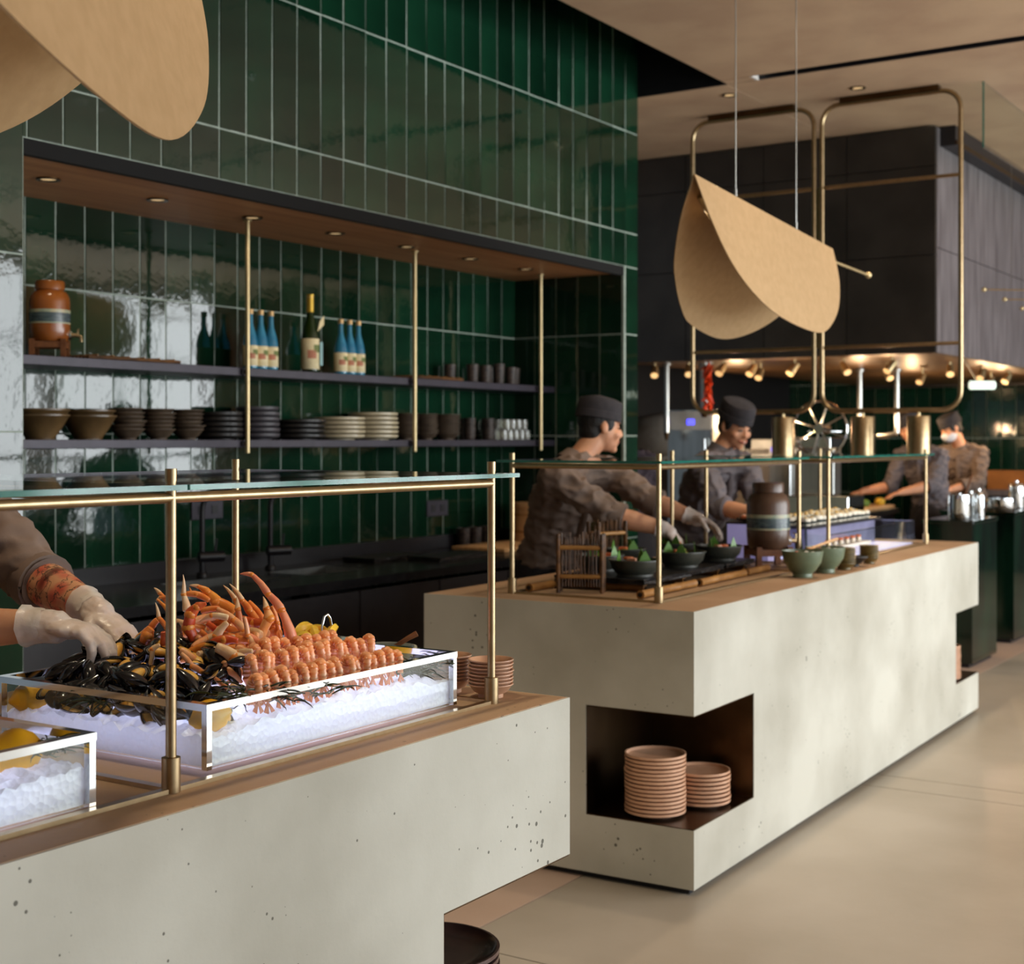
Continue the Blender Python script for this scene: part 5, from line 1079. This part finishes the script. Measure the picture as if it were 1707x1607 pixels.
sp = thing('wooden_spatula', 'pale wooden spatula lying across the celadon bowls', 'spatula', W(1.56, .105, 1.04)); tb('handle', [(-.07, .03, -.002), (.09, -.02, .028)], .006, LW, sp, 8); mk('paddle', ell(BM(), (-.075, .032, -.003), (.03, .018, .004), u=12, v=8), LW, sp)
for i, (u, v, n, r) in enumerate(((1.745, .085, 7, .052), (2.09, .085, 6, .045))):
    p = W(u, v, .9305); stack('sauce_dish', bowl_bm(r, .03, .55, 24), mat('olive_dish', '7d6a3c', .35, 0, '5d4e2a', 20, coat=.2), p.x, p.y, p.z, n, .0105, 'small olive dish in the %s stack from the celadon bowls' % nth[i], 'dish', 'olive dishes', .001)
o = mk('sauce_bowl', bowl_bm(.065, .045, .35), BLK, None, True, W(1.92, .10, .9305)); tag(o, 'flared black bowl between the olive dish stacks', 'bowl')
# lit glass case with sushi
cs = thing('sushi_case', 'low lit glass case holding sushi rolls on the far counter', 'glass case', W(2.10, .27, .9305), RZ2)
bx('led_base', (.01, .01, 0), (1.36, .46, .006), mat('case_led', 'e0dfff', .4, emit='d0ceff', es=.9), cs)
for a, b in (((0, 0), (1.37, .006)), ((0, .464), (1.37, .47)), ((0, .006), (.006, .464)), ((1.364, .006), (1.37, .464))): bx('glass_wall', (*a, 0), (*b, .12), GLASS, cs)
for a, b in (((0, 0), (1.37, .006)), ((0, .464), (1.37, .47)), ((1.364, .006), (1.37, .464))): bx('edge_trim', (*a, .12), (*b, .124), CHROME, cs)
bx('deck', (.25, .2, .006), (1.3, .45, .13), mat('frosted_deck', '8a88a4', .3, 0, '77758f', 10), cs); bx('tray', (.22, .17, .13), (1.33, .46, .142), BLACKM, cs)
RICE = mat('sushi_rice', 'f0e8d8', .7, 0, 'e2d8c4', 90, .3, 150); NORI = mat('nori', '1c2418', .6)
sr = None
for j in range(3):
    for k in range(13):
        u, v = 2.38+k*.076, .49+j*.082; lb = 'pale sushi roll in the %s row of the lit case, %s from the jar' % (('front', 'middle', 'rear')[j], ORD[k])
        if sr is None:
            sr = thing('sushi_roll', lb, 'sushi roll', W(u, v, 1.0735), RZ2, 'sushi rolls'); lt('rice', [(0, 0), (.022, 0), (.025, .006), (.025, .03), (.022, .036), (0, .036)], RICE, sr, 14); lt('nori_band', [(.0255, .008), (.0258, .009), (.0258, .02), (.0255, .021)], NORI, sr, 14); mk('topping', ell(BM(), (0, 0, .036), (.012, .010, .007), u=10, v=8), mat('egg_yellow', 'e8c27a', .5), sr)
        else: dup(sr, W(u, v, 1.0735), R_.uniform(0, 3), lb, scale=R_.uniform(1.0, 1.25))
bd = thing('white_board', 'white serving board with sushi pieces before the glass case', 'serving board', W(2.02, .27, .9305), RZ2); bx('slab', (-.1, -.06, .06), (.5, .06-.068, .075), WHITE, bd)
for x in (-.08, .46): bx('foot', (x, -.05, 0), (x+.02, -.02, .06), WHITE, bd)
for k in range(6):
    t = thing('nigiri', 'salmon nigiri on the white serving board, %s from the jar' % nth[k], 'nigiri', W(1.97+k*.085, .235, 1.0065), RZ2+.4, 'nigiri on the white board'); mk('rice', ell(BM(), (0, 0, .014), (.026, .014, .014), u=12, v=8), RICE, t); mk('fish', ell(BM(), (0, 0, .028), (.03, .015, .006), u=12, v=8), SALM, t)
# lit riser with a dark plate of food, upright leaves
rs = thing('lit_riser', 'lavender lit riser behind the brown jar', 'riser', W(1.99, .60, .9305), RZ2); bx('cube', (-.075, -.1, 0), (.075, .1, .17), mat('lit_acrylic', 'cfcaf0', .3, 0, 'bcb6e8', 8, emit='c0baff', es=.2), rs); bx('cap', (-.08, -.105, .17), (.08, .105, .178), BLACKM, rs)
pl_ = mk('serving_plate', plate_bm(.08, .016), BLK, None, True, W(1.99, .60, 1.109)); tag(pl_, 'black plate of glazed bites on the lit riser', 'plate')
for k in range(8): a = k*.8; tag(mk('glazed_bite', ell(BM(), (0, 0, .012), (.022, .018, .014), u=10, v=8), SALM if k % 2 else RICE, None, True, W(1.99+.048*math.cos(a), .60+.048*math.sin(a), 1.1165)), 'glazed bite on the black plate, %s around the rim' % nth[k], 'food piece', 'glazed bites')
DLEAF = mat('dark_leaf', '24481f', .4, 0, '1a3817', 20, coat=.2)
for i, (u, v, h, rz, lb) in enumerate(((2.05, .36, .2, .5, 'tall dark green leaf standing before the sushi case'), (1.90, .34, .15, 1.0, 'smaller green leaf standing beside the jar tap'))):
    t = thing('upright_leaf', lb, 'leaf', W(u, v, .9305), RZ2+rz, 'upright leaves'); pts = crv([V(q) for q in ((0, 0, 0), (.022, .004, h*.3), (.03, .008, h*.55), (.012, .012, h*.9), (0, .014, h))], 4); pts2 = [V((-p.x, p.y, p.z)) for p in pts[-2:0:-1]]
    mk('blade', poly(BM(), pts+pts2, .0016, (0, 1, 0)), DLEAF, t, False); tb('midrib', [(0, -.001, 0), (0, .006, h*.5), (0, .013, h*.97)], .0015, LEAF, t, 6)
